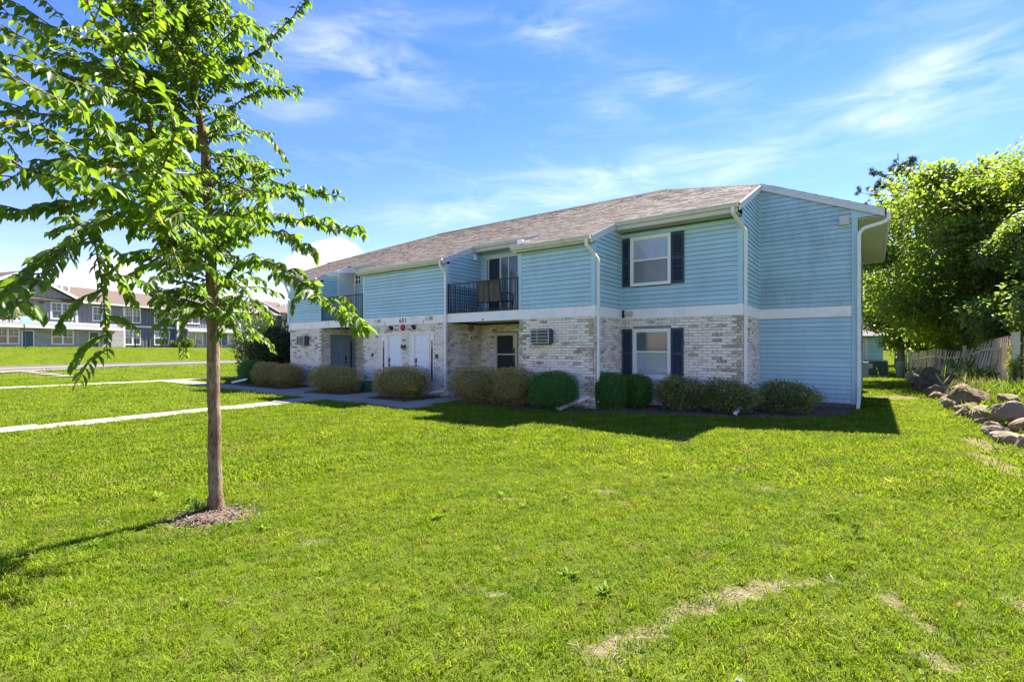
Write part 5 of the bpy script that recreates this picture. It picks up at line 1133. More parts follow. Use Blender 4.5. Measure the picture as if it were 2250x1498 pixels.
# overgrown hedge behind the fence and the outbuilding
for k, (lab, c, r) in enumerate((('dark overgrown hedge bush behind the near end of the picket fence', (5.0, 22.6), (1.1, 2.2, 1.35)), ('dark overgrown hedge bush behind the leaning pickets', (4.7, 26.8), (1.1, 2.4, 1.45)), ('dark overgrown hedge bush behind the middle of the fence', (4.3, 31.2), (1.1, 2.4, 1.4)), ('dark overgrown hedge bush behind the far part of the fence', (3.9, 35.8), (1.1, 2.6, 1.3)),
        ('tall hedge bush closing the lawn strip right of the outbuilding', (3.6, 47.5), (2.6, 1.2, 2.0)), ('tall hedge bush behind the end of the fence', (8.5, 46.0), (2.8, 1.6, 2.2)))):
    shrub(lab, c, r, 'leaf_lilac', 11000, .15, 3.0, name='hedge_bush', cat='bush', shell=.4, fuzz=.4, lumps=.12, group='overgrown hedge behind the fence')
# sapling by the rocks
T = thing('sapling', 'small sunlit leafy sapling in the weeds beside the gate', 'plant', (3.42, 20.7, float(zg(3.42, 20.7)))); P = []; tb = MB()
for i in range(9):
    a_ = random.uniform(0, 6.28); l = random.uniform(.5, 1.15); e_ = Vector((math.cos(a_)*.32*random.random(), math.sin(a_)*.32*random.random(), l)); tb.tube([Vector((0, 0, 0)), e_ * .5, e_], [.008, .006, .002], 4)
    for k in range(46): P.append(e_ * random.uniform(.3, 1.03) + Vector(rng.normal(0, .06, 3)))
P = np.array(P); m_ = len(P); tb.build('stems', 'twig_brown', T); ob('leaves', leaves_mesh('leaves', P, rng.normal(size=(m_, 3)) + [0, 0, .3], rng.normal(size=(m_, 3)) + [0, 0, 1], rng.uniform(.06, .12, m_), rng.uniform(.03, .05, m_), 'leaf_bright', rng.random(m_) * .6 + .3), T)
for lab, c, h, n in (('weeds and vines growing through the leaning fence pickets', (3.05, 26.3), .9, 150), ('tall weeds between the rocks and the near end of the fence', (3.1, 23.2), .6, 300), ('dry grass tuft drooping over the large boulder', (2.75, 20.9), .55, 200), ('green weeds on the bank right of the boulders', (3.0, 18.4), .4, 260), ('weeds at the back of the near rocks', (2.7, 15.2), .32, 220)):
    tuft(lab, c, h, n, 'leaf_bright' if 'dry' not in lab else 'leaf_pale', spread=.4, w=.03, up=.8)

# ------------------------------------------------------------------ rocks along the bank
def rock(label, c, r, seed, group='boulders of the rock border', rot=None, sink=.34):
    r = (r[0] * .82, r[1] * .82, r[2] * .9)
    r_ = np.random.default_rng(seed); bm = bmesh.new(); bmesh.ops.create_icosphere(bm, subdivisions=4, radius=1.0)
    pl = [(Vector(unit(r_.normal(size=3))), r_.uniform(.50, .80)) for _ in range(13)]; ph = r_.uniform(0, 6.28, 6)
    for v in bm.verts:
        d = v.co.normalized(); k = 1 + .10 * math.sin(3*d.x + ph[0]) * math.sin(2.5*d.y + ph[1]) + .06 * math.sin(5*d.z + 4*d.x + ph[2])
        for n_, o_ in pl:
            q = d.dot(n_)
            if q * k > o_: k = min(k, o_ / q * .985 + .015 * k)
        v.co = Vector((d.x * r[0], d.y * r[1], d.z * r[2])) * k * (1 + .022 * math.sin(11*d.x + 7*d.z + ph[3]) * math.sin(9*d.y - 8*d.z + ph[4]) + r_.normal(0, .006))
    me = bpy.data.meshes.new('boulder'); bm.to_mesh(me); bm.free(); me.materials.append(MATS['rock'])
    o = ob('boulder', me, None, (c[0], c[1], float(zg(c[0], c[1])) + r[2] * (1 - 2 * sink) + (c[2] if len(c) > 2 else 0)), rot or (r_.uniform(-.3, .3), r_.uniform(-.3, .3), r_.uniform(0, 6.28)))
    return tag(o, label, 'boulder', group)
RK = [('largest dark boulder in the shaded part of the rock border', (2.25, 20.9), (.75, 1.0, .52)), ('second large boulder just in front of the largest one, hollow at its foot', (2.28, 18.7), (.62, .75, .50)),
      ('brown angular boulder on top of the sunlit rock heap', (2.32, 14.4, .16), (.42, .36, .30)), ('pale rounded boulder behind the brown angular one', (2.30, 15.1, .10), (.42, .38, .32)), ('reddish brown boulder left of the pale rounded one', (2.05, 15.6, .08), (.36, .36, .28)),
      ('small dark boulder at the left foot of the sunlit heap', (1.82, 16.7), (.22, .24, .20)), ('flat pinkish boulder in front of the small dark one', (1.95, 16.2), (.32, .28, .22)),
      ('dark low boulder under the brown angular one', (1.98, 14.0), (.26, .24, .20)), ('pale flat boulder at the lawn edge of the near rocks', (1.92, 13.1), (.31, .27, .21)), ('pale low boulder next to the bare soil at the lawn edge', (1.93, 12.3), (.31, .28, .19)),
      ('broad pale slab of rock lying in the grass at the right', (2.15, 11.5), (.40, .31, .20)), ('grey boulder at the right edge of the picture', (2.45, 11.4, .1), (.38, .36, .28)), ('small brown stone below the grey boulder at the right edge', (2.2, 10.75), (.25, .22, .17)),
      ('dark grey boulder cut by the right edge, nearest of the border', (2.08, 9.75), (.32, .3, .26)), ('greyish stone on the upper row behind the brown angular boulder', (2.75, 13.9), (.40, .34, .27)), ('brown stone on the upper row near the right edge', (2.75, 12.6), (.40, .32, .26))]
RK += [('small brown stone between the pale flat boulder and the dark low one', (1.98, 13.6), (.24, .22, .17)), ('small stone between the two pale boulders at the lawn edge', (1.9, 12.7), (.22, .2, .15)), ('small stone just before the broad pale slab', (1.98, 11.9), (.24, .22, .15)),
       ('small reddish stone under the pale rounded boulder', (1.92, 14.8), (.26, .24, .19)), ('brown stone filling the row behind the flat pinkish boulder', (2.2, 16.9), (.32, .3, .24)), ('brown stone up the bank behind the reddish brown boulder', (2.6, 15.4), (.34, .3, .24)), ('brown stone up the bank behind the pale flat boulder', (2.4, 13.2), (.34, .3, .22)), ('brown stone up the bank behind the pale low boulder', (2.38, 12.2), (.32, .28, .22)),
       ('small stone in the gap before the second large boulder', (1.9, 17.1), (.24, .22, .18))]
for i, (lab, c, r) in enumerate(RK): rock(lab, c, r, 100 + i)
y = 22.5; i = 0; ordn = ['first', 'second', 'third', 'fourth', 'fifth', 'sixth', 'seventh', 'eighth', 'ninth', 'tenth', 'eleventh', 'twelfth', 'thirteenth']
while y < 39.0:
    for xo, zz, rw in ((1.75, 0, 'lawn edge row'), (2.3, .5, 'upper row')):
        s_ = random.uniform(.42, .62); rock('boulder in the %s of the shaded far rocks, %s behind the largest one' % (rw, ordn[min(i // 2, 12)]), (xo + random.uniform(-.12, .12), y + random.uniform(-.2, .2), zz * .3), (s_, s_ * random.uniform(.8, 1.2), s_ * .68), 300 + i); i += 1
    y += random.uniform(1.25, 1.5)
for k, (x, yy_, lab) in enumerate(((1.85, 19.6, 'left of the gap between the two largest'), (2.0, 17.5, 'below the second largest'), (1.72, 18.3, 'at the lawn edge beside the second largest'), (2.75, 17.4, 'up the bank behind the second largest'), (2.55, 16.3, 'behind the flat pinkish one'), (2.9, 22.0, 'up the bank behind the largest'), (1.72, 21.7, 'at the lawn edge left of the largest'))): rock('smaller boulder ' + lab, (x, yy_), (.34, .32, .27), 500 + k)

nw = 2000; wy = rng.uniform(9.5, 36, nw); wx = 2.1 + rng.normal(0, .42, nw); P = np.stack([wx, wy, zg(wx, wy)], 1); sz = rng.uniform(.06, .2, nw)
tag(ob('weeds', leaves_mesh('weeds', P, np.stack([rng.normal(0, .5, nw), rng.normal(0, .5, nw), rng.uniform(.5, 1.2, nw)], 1), rng.normal(size=(nw, 3)), sz, sz * .14, 'leaf_bright', rng.random(nw) * .9)), 'grass and weeds growing between the border rocks', 'weeds', kind='stuff')
# chips and litter on the mulch
def chips(name, label, pts, z, L, mat, n, w0=.2, w1=.5):
    P = np.array(pts); m_ = len(P); P = np.concatenate([P, (zg(P[:, 0], P[:, 1]) + z)[:, None]], 1); D_ = np.stack([rng.normal(size=m_), rng.normal(size=m_), rng.normal(0, .35, m_)], 1); sz = L * rng.uniform(.4, 1.5, m_)
    tag(ob(name, leaves_mesh(name, P, D_, np.tile([0, 0, 1.], (m_, 1)) + rng.normal(0, .5, (m_, 3)), sz, sz * rng.uniform(w0, w1, m_), mat, rng.random(m_) * .9)), label, 'mulch', kind='stuff')
leafmat('chip', (0.04, 0.026, 0.017), (0.19, 0.13, 0.085), 0.0)
a_ = rng.uniform(0, 6.28, 2600); q_ = np.abs(rng.normal(0, .62, 2600)); chips('wood_chips', 'bark chips round the foot of the lawn tree', np.stack([-5.36 + .30 * q_ * np.cos(a_), 2.14 + .34 * q_ * np.sin(a_)], 1), .03, .03, 'chip', 0)
pts = []
for poly in BEDS:
    pa = np.array(poly); lo_, hi_ = pa.min(0) - .06, pa.max(0) + .06; k_ = int((hi_ - lo_).prod() * 150); q_ = rng.uniform(lo_, hi_, (k_, 2)); c_ = pa.mean(0); qq = c_ + (q_ - c_) * .97; pts.append(q_[inpoly(qq[:, 0], qq[:, 1], poly)])
pts = np.concatenate(pts); pts = pts[~((pts[:, 1] > Y1 - .03) & (pts[:, 0] < XC)) & ~((pts[:, 1] > Y2 - .03) & (pts[:, 0] < XD)) & (pts[:, 1] < Y3 - .03)]; chips('mulch_litter', 'bark mulch and dead leaves in the planting beds', pts, .03, .06, 'chip', 0)

# ------------------------------------------------------------------ picket fence, leaning, and gate
FE = thing('picket_fence', 'weathered wooden picket fence sagging and leaning above the rocks', 'fence')
A_ = Vector((3.42, 21.6, 0)); B_ = Vector((1.75, 39.6, 0)); L_ = (B_ - A_).length; du = (B_ - A_).normalized(); nn = Vector((-du.y, du.x, 0))
pk = []
for w in (.085, .095, .075):
    pk.append(MB().prism([(-w/2, -.011, 0), (w/2, -.011, 0), (w/2, -.011, 1.42), (w*.2, -.011, 1.50), (-w*.2, -.011, 1.50), (-w/2, -.011, 1.42)], (0, .022, 0)).mesh('picket', 'fence_wood'))
s_ = 0.1; i = 0
while s_ < L_:
    q = A_ + du * s_; gz = float(zg(q.x, q.y)); lean = .05 + .30 * math.exp(-((s_ - 5.6) / 3.0) ** 2) + random.gauss(0, .02); tilt = .05 * math.sin(s_ * 2.1) + .22 * math.exp(-((s_ - 6.0) / 2.2) ** 2) + random.gauss(0, .022)
    o = ob('picket', pk[i % 3], FE); rotm = Matrix((du, nn, Vector((0, 0, 1)))).transposed().to_4x4()
    sag = .18 * math.exp(-((s_ - 6) / 3.5) ** 2)
    if random.random() > .04: o.matrix_world = Matrix.Translation((q.x, q.y, gz - .02 - sag)) @ rotm @ Matrix.Rotation(lean, 4, 'X') @ Matrix.Rotation(tilt, 4, 'Y')
    else: o.matrix_world = Matrix.Translation((q.x, q.y, gz - .25)) @ rotm @ Matrix.Rotation(lean + .2, 4, 'X') @ Matrix.Rotation(tilt + .35, 4, 'Y')
    s_ += random.uniform(.125, .155); i += 1
for z in (.35, 1.1):
    P_ = []
    for k in range(31):
        s2 = L_ * k / 30; q = A_ + du * s2; lean = .05 + .30 * math.exp(-((s2 - 5.6) / 3.0) ** 2); P_.append((q.x - nn.x * (lean * z - .03), q.y - nn.y * (lean * z - .03), float(zg(q.x, q.y)) + z - .18 * math.exp(-((s2 - 6) / 3.5) ** 2)))
    MB().tube(P_, 0, prof=(.02, .045)).build('fence_rail', 'fence_wood', FE)
for s2 in (.02, 4.6, 9.6, 14.0, L_): q = A_ + du * s2 + nn * .09; MB().box(q.x - .05, q.x + .05, q.y - .05, q.y + .05, -.1, float(zg(q.x, q.y)) + 1.25).build('fence_post', 'fence_wood', FE)
GT = thing('fence_gate', 'pale wooden picket gate with black latch hung on a thick post at the right edge', 'gate', (3.45, 20.85, float(zg(3.45, 20.85))))
MB().box(-.085, .085, -.085, .085, -.1, 1.48).build('gate_post', 'gate_wood', GT); MB().box(-.095, .095, -.095, .095, 1.48, 1.51).build('post_cap', 'gate_wood', GT)
for k in range(8): x = .17 + k * .125; MB().prism([(x, -.012, .06), (x + .105, -.012, .06), (x + .105, -.012, 1.36), (x + .052, -.012, 1.46), (x, -.012, 1.36)], (0, .024, 0)).build('picket', 'gate_wood', GT)
for z in (.3, 1.1): MB().box(.15, 1.16, .014, .05, z, z + .09).build('gate_rail', 'gate_wood', GT)
MB().box(.08, .24, -.035, -.014, 1.12, 1.15).build('latch', 'black_metal', GT); MB().box(.13, .155, -.05, -.014, 1.06, 1.22).build('latch_bar', 'black_metal', GT)
# ------------------------------------------------------------------ shed, transformer, pedestal
SH = thing('garage_shed', 'small blue sided outbuilding with a pale door behind the lawn strip', 'shed', (-2.6, 52.2, .15))
MB().box(-2.0, 3.25, .02, 5, -.2, 2.75).build('wall', 'core_room', SH)
fr = Frame((-2.0, 0), (1, 0), (0, -1))
for k in range(22): z = k * .127; MB().hull8([fr.p(0, 0, z), fr.p(5.25, 0, z), fr.p(5.25, .016, z), fr.p(0, .016, z), fr.p(0, 0, z + .13), fr.p(5.25, 0, z + .13), fr.p(5.25, .003, z + .13), fr.p(0, .003, z + .13)]).build('siding_board', 'siding_blue', SH)
MB().box(3.17, 3.28, -.03, .08, -.1, 2.78).build('corner_board', 'siding_blue', SH)
b = MB(); b.box(.95, 1.05, -.045, .01, 0, 2.42); b.box(2.1, 2.2, -.045, .01, 0, 2.42); b.box(1.05, 2.1, -.043, .01, 2.32, 2.42); dd = b.build('door_frame', 'frame_white', SH)
for a, b_ in ((0, .58), (.58, 1.16), (1.16, 1.74), (1.74, 2.32)): MB().box(1.05, 2.1, -.03, .0, a + .008, b_ - .008).build('door_panel', 'panel_beige', dd)
MB().prism([(-2.4, -.5, 2.62), (-2.4, 2.5, 3.9), (-2.4, 5.5, 2.62), (-2.4, 5.5, 2.5), (-2.4, 2.5, 3.75), (-2.4, -.5, 2.5)], (6.05, 0, 0)).build('roof', 'shed_roof', SH)
TR = thing('transformer', 'low dark green utility transformer box with a small warning label', 'transformer', (.16, 37.2, 0.02)); MB().box(-.72, .62, -.5, .7, -.05, .06).build('pad', 'concrete', TR)
b = MB(); b.hull8([(-.6, -.4, .06), (.55, -.4, .06), (.55, .55, .06), (-.6, .55, .06), (-.6, -.38, .86), (.55, -.38, .86), (.55, .55, .92), (-.6, .55, .92)]); b.build('cabinet', 'utility_green', TR); MB().hull8([(-.63, -.42, .86), (.58, -.42, .86), (.58, .57, .92), (-.63, .57, .92), (-.63, -.40, .89), (.58, -.40, .89), (.58, .57, .95), (-.63, .57, .95)]).build('lid', 'utility_green', TR)
MB().box(-.38, -.20, -.412, -.400, .48, .74).build('warning_label', 'paper_white', TR); MB().box(-.02, .0, -.41, -.39, .08, .84).build('door_seam', 'utility_green', TR)
for z, h in ((.68, .05), (.56, .06)): MB().box(-.35, -.23, -.416, -.412, z - h/2, z + h/2).build('label_print', 'bell_red' if z > .6 else 'number_black', TR)
PD = thing('utility_pedestal', 'short pale green utility pedestal beside the rocks', 'pedestal', (1.27, 36.5, .0)); b = MB(); b.lathe((0, 0, 0), [(.17, -.05), (.17, .78), (.19, .78), (.19, .88), (.15, .92)], 14); b.build('body', 'utility_pale', PD); MB().lathe((0, 0, 0), [(.2, .62), (.2, .66)], 14).build('collar', 'utility_pale', PD)
# dandelion clock in the near lawn
DN = thing('dandelion_clock', 'white dandelion seed head in the near lawn at the bottom edge', 'dandelion', (*wpt(1622, 1530), 0)); MB().tube([(0, 0, 0), (.005, 0, .06)], .0025, 5).build('stem', 'leaf_bright', DN)
n = 500; d = unit(rng.normal(size=(n, 3))); V = np.concatenate([np.zeros((n, 3)) + [0, 0, .075], d * .015 + [0, 0, .075] + rng.normal(0, .0015, (n, 3)), d * .015 + [0, 0, .075] + rng.normal(0, .002, (n, 3))]); i_ = np.arange(n); ob('seed_head', arr_mesh('seed_head', V, np.stack([i_, i_ + n, i_ + 2*n], 1), 'dandelion'), DN)

# ------------------------------------------------------------------ townhouses across the road
TH = thing('townhouse_row', 'long row of grey two storey townhouses with tan roofs across the road', 'building')
FR = Frame(tuple(FA), tuple(FD), tuple(FN))     # u along the facade, offset toward the road
B0 = 1.2
def fbox(name, mat, u0, u1, o0, o1, z0, z1, parent=None): m_ = MB(); FR.box(m_, u0, u1, o0, o1, z0, z1); return m_.build(name, mat, parent or TH)
def fwin(u0, u1, z0, z1, off, grid=True, blind=False, sgl=False):
    m_ = MB(); w = .14
    for a, b, c, d in ((u0, u0 + w, z0, z1), (u1 - w, u1, z0, z1), (u0 + w, u1 - w, z0, z0 + w), (u0 + w, u1 - w, z1 - w, z1)): FR.box(m_, a, b, off - .02, off + .07, c, d)
    c = (u0 + u1) / 2
    if not sgl: FR.box(m_, c - .09, c + .09, off - .02, off + .068, z0 + w, z1 - w)
    W_ = m_.build('window', 'far_white', TH); zm = (z0 + z1) / 2
    for a, b in (((u0 + w, c - .09), (c + .09, u1 - w)) if not sgl else ((u0 + w, u1 - w),)):
        q = MB(); FR.box(q, a, b, off - .02, off + .05, zm - .035, zm + .035)
        q.build('sash_rail', 'far_white', W_)
        if grid:
            q = MB(); FR.box(q, (a + b) / 2 - .02, (a + b) / 2 + .02, off - .02, off + .04, zm + .035, z1 - w); FR.box(q, a, b, off - .02, off + .041, (zm + z1) / 2 - .05, (zm + z1) / 2 - .015); q.build('muntin', 'far_white', W_)
        q = MB(); FR.box(q, a, b, off - .03, off + .01, zm, z1 - w); q.build('pane', 'pane_far_blind' if blind else 'pane_far', W_); q = MB(); FR.box(q, a, b, off - .03, off + .008, z0 + w, zm); q.build('pane', 'pane_far', W_)
def battens(u0, u1, z0, z1, off, mat, st=.42, top=None):
    m_ = MB(); u = u0 + st / 2
    while u < u1: FR.box(m_, u - .03, u + .03, off, off + .035, z0, (top(u) if top else z1)); u += st
    tag(m_.build('battens', mat, TH), kind='stuff')
def fdoor(u0, u1, z1, off):
    m_ = MB(); w = .1
    for a, b, c, d in ((u0 - w, u0, B0, z1 + w), (u1, u1 + w, B0, z1 + w), (u0, u1, z1, z1 + w)): FR.box(m_, a, b, off - .02, off + .06, c, d)
    F_ = m_.build('door_frame', 'far_white', TH); q = MB(); FR.box(q, u0, u1, off - .02, off + .02, B0, z1); q.build('door', 'far_door', F_); return F_
ze = 7.0
# block 1 (projecting gable), connecting wing, dark wing; block 2; block 3
fbox('wall', 'far_grey', -8.2, 1.45, -8, 0, B0, ze); fbox('wall', 'far_grey_mid', 1.45, 6.5, -8, -.15, B0, ze - .05); fbox('wall', 'far_dark', 6.5, 13.2, -8, -.6, B0, ze - .05); fbox('wall', 'far_grey_mid', 13.2, 24.3, -8, -.1, B0, 7.4); fbox('wall', 'far_grey_mid', 24.3, 31.6, -8, -.4, B0, 7.4); fbox('wall', 'far_grey', 31.6, 45, -8, 0, B0, 7.8)
m_ = MB(); m_.prism([FR.p(-8.2, 0, ze), FR.p(1.45, 0, ze), FR.p(-3.37, 0, 9.45)], -FR.n * 8); m_.build('gable_wall', 'far_grey', TH)
def froof(u0, u1, ov, z0, z1, mid=-4.2, back=-8.4, fr_=.35):
    m_ = MB(); m_.prism([FR.p(u0, fr_, z0), FR.p(u0, mid, z1), FR.p(u0, back, z0), FR.p(u0, back, z0 - .18), FR.p(u0, mid, z1 - .2), FR.p(u0, fr_, z0 - .18)], FR.du * (u1 - u0)); return m_.build('roof', 'far_roof', TH)
froof(-8.6, 13.1, 0, ze - .02, 9.05); froof(12.6, 31.2, 0, 7.45, 9.55); froof(30.9, 46, 0, 7.85, 10.0)
m_ = MB(); m_.prism([FR.p(-8.7, .45, ze + .02), FR.p(-3.37, .45, 9.72), FR.p(1.95, .45, ze + .02), FR.p(1.95, .45, ze - .15), FR.p(-3.37, .45, 9.52), FR.p(-8.7, .45, ze - .15)], -FR.n * 5.2); m_.build('gable_roof', 'far_roof', TH)
for a, b in (((-8.75, ze), (-3.37, 9.72)), ((-3.37, 9.72), (2.0, ze))):
    m_ = MB(); m_.hull8([FR.p(a[0], .44, a[1] - .26), FR.p(b[0], .44, b[1] - .26), FR.p(b[0], .52, b[1] - .26), FR.p(a[0], .52, a[1] - .26), FR.p(a[0], .44, a[1] + .04), FR.p(b[0], .44, b[1] + .04), FR.p(b[0], .52, b[1] + .04), FR.p(a[0], .52, a[1] + .04)]); m_.build('rake_board', 'far_white', TH)
for u, z0, z1 in ((12.55, 7.3, 9.5), (30.85, 7.7, 9.95)):      # exposed dark gable ends where the roofs step up
    m_ = MB(); m_.prism([FR.p(u, .2, z0 - .45), FR.p(u, -4.2, z1 - .12), FR.p(u, -8, z0 - .4)], FR.du * .2); m_.build('gable_wall', 'far_dark', TH); m_ = MB(); m_.tube([FR.p(u - .05, .38, z0 + .08), FR.p(u - .05, -4.2, z1 + .05)], 0, prof=(.04, .11)); m_.build('rake_board', 'far_white', TH)
for u0, u1, z in ((1.5, 13.1, ze - .06), (13.2, 31.0, 7.4)): fbox('gutter', 'far_white', u0, u1, .30, .44, z - .12, z + .05)
for u, o, z in ((1.4, .02, ze), (6.45, -.12, ze - .1), (13.2, -.05, 7.3), (24.3, .0, 7.3)): fbox('corner_trim', 'far_white', u - .12, u + .12, o - .1, o + .05, B0, z)
battens(-8.2, 1.4, 4.5, 0, .0, 'far_grey', top=lambda u: 6.95 + max(0, (1 - abs(u + 3.37) / 4.82)) * 2.35); battens(1.5, 6.4, 4.4, 6.9, -.15, 'far_grey_mid'); battens(6.6, 13.1, B0, 6.9, -.6, 'far_dark'); battens(13.3, 24.2, 4.6, 7.3, -.1, 'far_grey_mid')
fbox('trim_line', 'far_grey_mid', -8.2, 1.4, .0, .04, 6.78, 6.88)
# porch roof / belt boards, stone base
fbox('stone_base', 'far_stone', -8.2, 1.45, .0, .12, B0, 3.75); fbox('stone_base', 'far_stone', 1.46, 6.4, -.15, -.03, B0, 3.75); fbox('stone_base', 'far_stone', 14.0, 24.2, -.1, .02, B0, 2.2)
m_ = MB(); m_.prism([FR.p(-8.4, 0, 4.42), FR.p(-8.4, .9, 4.15), FR.p(-8.4, .9, 3.82), FR.p(-8.4, 0, 3.78)], FR.du * 13.9); m_.build('porch_roof', 'far_dark', TH); fbox('porch_fascia', 'gutter_cream', -8.45, 5.6, .9, .98, 3.80, 4.13); fbox('belt_board', 'far_white', -8.2, 5.6, .0, .06, 4.42, 4.58)
fbox('belt_board', 'far_white', 6.5, 13.2, -.6, -.52, 4.36, 4.56); m_ = MB(); m_.prism([FR.p(14.0, -.1, 4.6), FR.p(14.0, .8, 4.3), FR.p(14.0, .8, 4.02), FR.p(14.0, -.1, 4.0)], FR.du * 10); m_.build('porch_roof', 'far_dark', TH); fbox('porch_fascia', 'gutter_cream', 14, 24, .8, .87, 4.02, 4.28)
for a in (-3.95,): fwin(a - .75, a + 1.1, 4.85, 6.72, .0)
fwin(-1.05, 1.05, 4.85, 6.72, .0); fwin(3.0, 5.0, 4.85, 6.6, -.15); fwin(6.75, 8.75, 4.85, 6.75, -.6, blind=True); fwin(10.4, 12.5, 4.9, 6.85, -.6, blind=True); fwin(6.75, 8.75, 2.1, 4.0, -.6, blind=True); fwin(10.4, 12.5, 2.1, 4.0, -.6, blind=True)
fwin(-1.05, 1.05, 2.1, 3.78, .12); fwin(-5.6, -3.7, 2.1, 3.78, .12); fwin(-7.9, -6.0, 2.1, 3.78, .12); fwin(14.6, 17.0, 2.1, 4.0, -.1, blind=True); fwin(24.5, 26.9, 5.2, 7.1, -.4, blind=True, grid=False); fwin(14.2, 16.4, 5.1, 7.0, -.1); fwin(21.1, 22.6, 2.3, 4.0, -.1, sgl=True); fwin(28.0, 30.0, 5.2, 7.1, -.4); fwin(24.6, 26.9, 2.3, 4.1, -.4); fwin(33.5, 36, 5.4, 7.2, 0)
d1 = fdoor(-3.45, -2.6, 3.5, .12); fdoor(2.7, 3.6, 3.55, -.03); fdoor(20.0, 20.9, 3.9, -.1); fdoor(17.6, 18.6, 3.9, -.1)
fbox('wall_vent', 'ac_dark', -2.0, -1.6, .03, .08, 6.5, 6.66); fbox('wall_vent', 'ac_dark', -3.0, -2.8, .03, .08, 6.5, 6.66)
for u, mid in ((1.3, -2.6), (2.0, -2.6), (33.4, -2.2), (34.0, -2.2), (34.6, -2.2)):
    z = ze + (9.05 - ze) * (.35 - mid) / 4.55 if u < 20 else 7.85 + 2.15 * .56
    m_ = MB(); q = FR.p(u, mid, z - .1); m_.lathe(q, [(.16, 0), (.16, .35), (.2, .35), (.2, .6), (.1, .66)], 8); m_.build('roof_vent', 'far_white', TH)
# patio fence, chairs, shrub, sign, young tree in front of the townhouses
PF = thing('patio_fence', 'low black metal patio fence in front of the dark grey townhouse', 'fence')
for k in range(5): q = FR.p(6.6 + k * 1.65, 1.6, float(zg(*FR.p(6.6 + k*1.65, 1.6, 0)[:2]))); MB().box(q.x - .05, q.x + .05, q.y - .05, q.y + .05, q.z - .2, q.z + 1.1).build('fence_post', 'black_metal', PF)
for z in (.12, 1.0): m_ = MB(); gz = float(zg(*FR.p(10, 1.6, 0)[:2])); m_.tube([FR.p(6.6, 1.6, gz + z), FR.p(13.2, 1.6, gz + z)], 0, prof=(.03, .03)); m_.build('fence_rail', 'black_metal', PF)
m_ = MB().box(-.012, .012, -.012, .012, .1, 1.0).mesh('baluster', 'black_metal')
for k in range(40): q = FR.p(6.7 + k * .165, 1.6, gz); ob('baluster', m_, PF, q)
for k, (u, lab) in enumerate(((10.9, 'white garden chair beyond the black patio fence'), (15.6, 'white garden chair beside the pale bush of the second townhouse'))):
    q = FR.p(u, 1.0, 0); C0 = thing('garden_chair', lab, 'chair', (q.x, q.y, float(zg(q.x, q.y))))
    MB().box(-.25, .25, -.25, .25, .40, .45).build('seat', 'far_white', C0); MB().box(-.25, .25, .21, .26, .45, 1.0).build('backrest', 'far_white', C0)
    for sx in (-.22, .22):
        for sy in (-.22, .22): MB().box(sx - .02, sx + .02, sy - .02, sy + .02, 0, .4).build('leg', 'far_white', C0)
q = FR.p(13.6, 1.2, 0); shrub('pale yellow green bush at the corner of the dark grey townhouse', (q.x, q.y), (.75, .75, .6), 'leaf_bright', 2500, .12, 2.2, name='round_bush', cat='bush', lumps=.1)
q = FR.p(11.9, 1.3, 0); shrub('dark small shrub beyond the black patio fence', (q.x, q.y), (.5, .5, .45), 'leaf_lilac', 1500, .12, 2.2, name='round_bush', cat='bush', lumps=.1)
sp = WP(56, 797, 46.0); SG = thing('street_sign', 'pale blue sign on a thin leaning black post by the road', 'sign', (sp.x, sp.y, float(zg(sp.x, sp.y)) + .0))
MB().tube([(0, 0, -.1), (-.12, -.04, 1.5), (-.24, -.06, 2.3)], .045, 8).build('post', 'black_metal', SG); m_ = MB(); m_.obox((-.1, .0, 2.75), FR.du * .38, FR.n * .015, (0, 0, .36)); m_.build('sign_board', 'sign_blue', SG)
for k in range(3): m_ = MB(); m_.obox(Vector((-.1, .0, 2.92 - k * .15)) + FR.n * .018, FR.du * (.26 - .05 * k), FR.n * .004, (0, 0, .025)); m_.build('sign_print', 'paper_white', SG)
q = FR.p(17.8, 2.4, 0); BT = thing('bare_young_tree', 'thin bare young tree in front of the far townhouse doors', 'tree', (q.x, q.y, float(zg(q.x, q.y)))); m_ = MB(); m_.tube([(0, 0, -.1), (0, .02, 1.2), (.05, 0, 2.6)], [.05, .04, .012], 6); m_.build('trunk', 'twig_grey', BT); m_ = MB()
for k in range(46):
    z = random.uniform(.9, 2.3); a_ = random.uniform(0, 6.28); l = random.uniform(.5, 1.3); e_ = Vector((math.cos(a_)*l*.7, math.sin(a_)*l*.7, z + l*.6)); m_.tube([Vector((0, 0, z)), e_ * .5 + Vector((0, 0, z * .5)), e_], [.014, .01, .004], 4)
m_.build('crown', 'twig_grey', BT)

# ------------------------------------------------------------------ grass: blade clumps instanced over the lawn
def clump(name, n, h, w, rad, mat='blade', lean=.5, seg=2):
    V = []; F = []
    for i in range(n):
        a_ = rng.uniform(0, 6.28); rr = rad * math.sqrt(rng.random()); b = np.array([math.cos(a_)*rr, math.sin(a_)*rr, -.01]); hh = h * rng.uniform(.55, 1.15); d_ = rng.normal(0, lean, 2); ww = w * rng.uniform(.7, 1.3); t_ = rng.uniform(0, 6.28); s = np.array([math.cos(t_), math.sin(t_), 0]) * ww / 2
        m1 = b + np.array([d_[0]*hh*.35, d_[1]*hh*.35, hh*.6]); e = b + np.array([d_[0]*hh, d_[1]*hh, hh * max(.45, 1 - .35*np.hypot(*d_))]); o = len(V); V += [b - s, b + s, m1 + s*.85, m1 - s*.85, e]; F += [(o, o+1, o+2), (o, o+2, o+3), (o+3, o+2, o+4)]
    me = arr_mesh(name, np.array(V), np.array(F), mat, smooth=True); return bpy.data.objects.new(name, me)
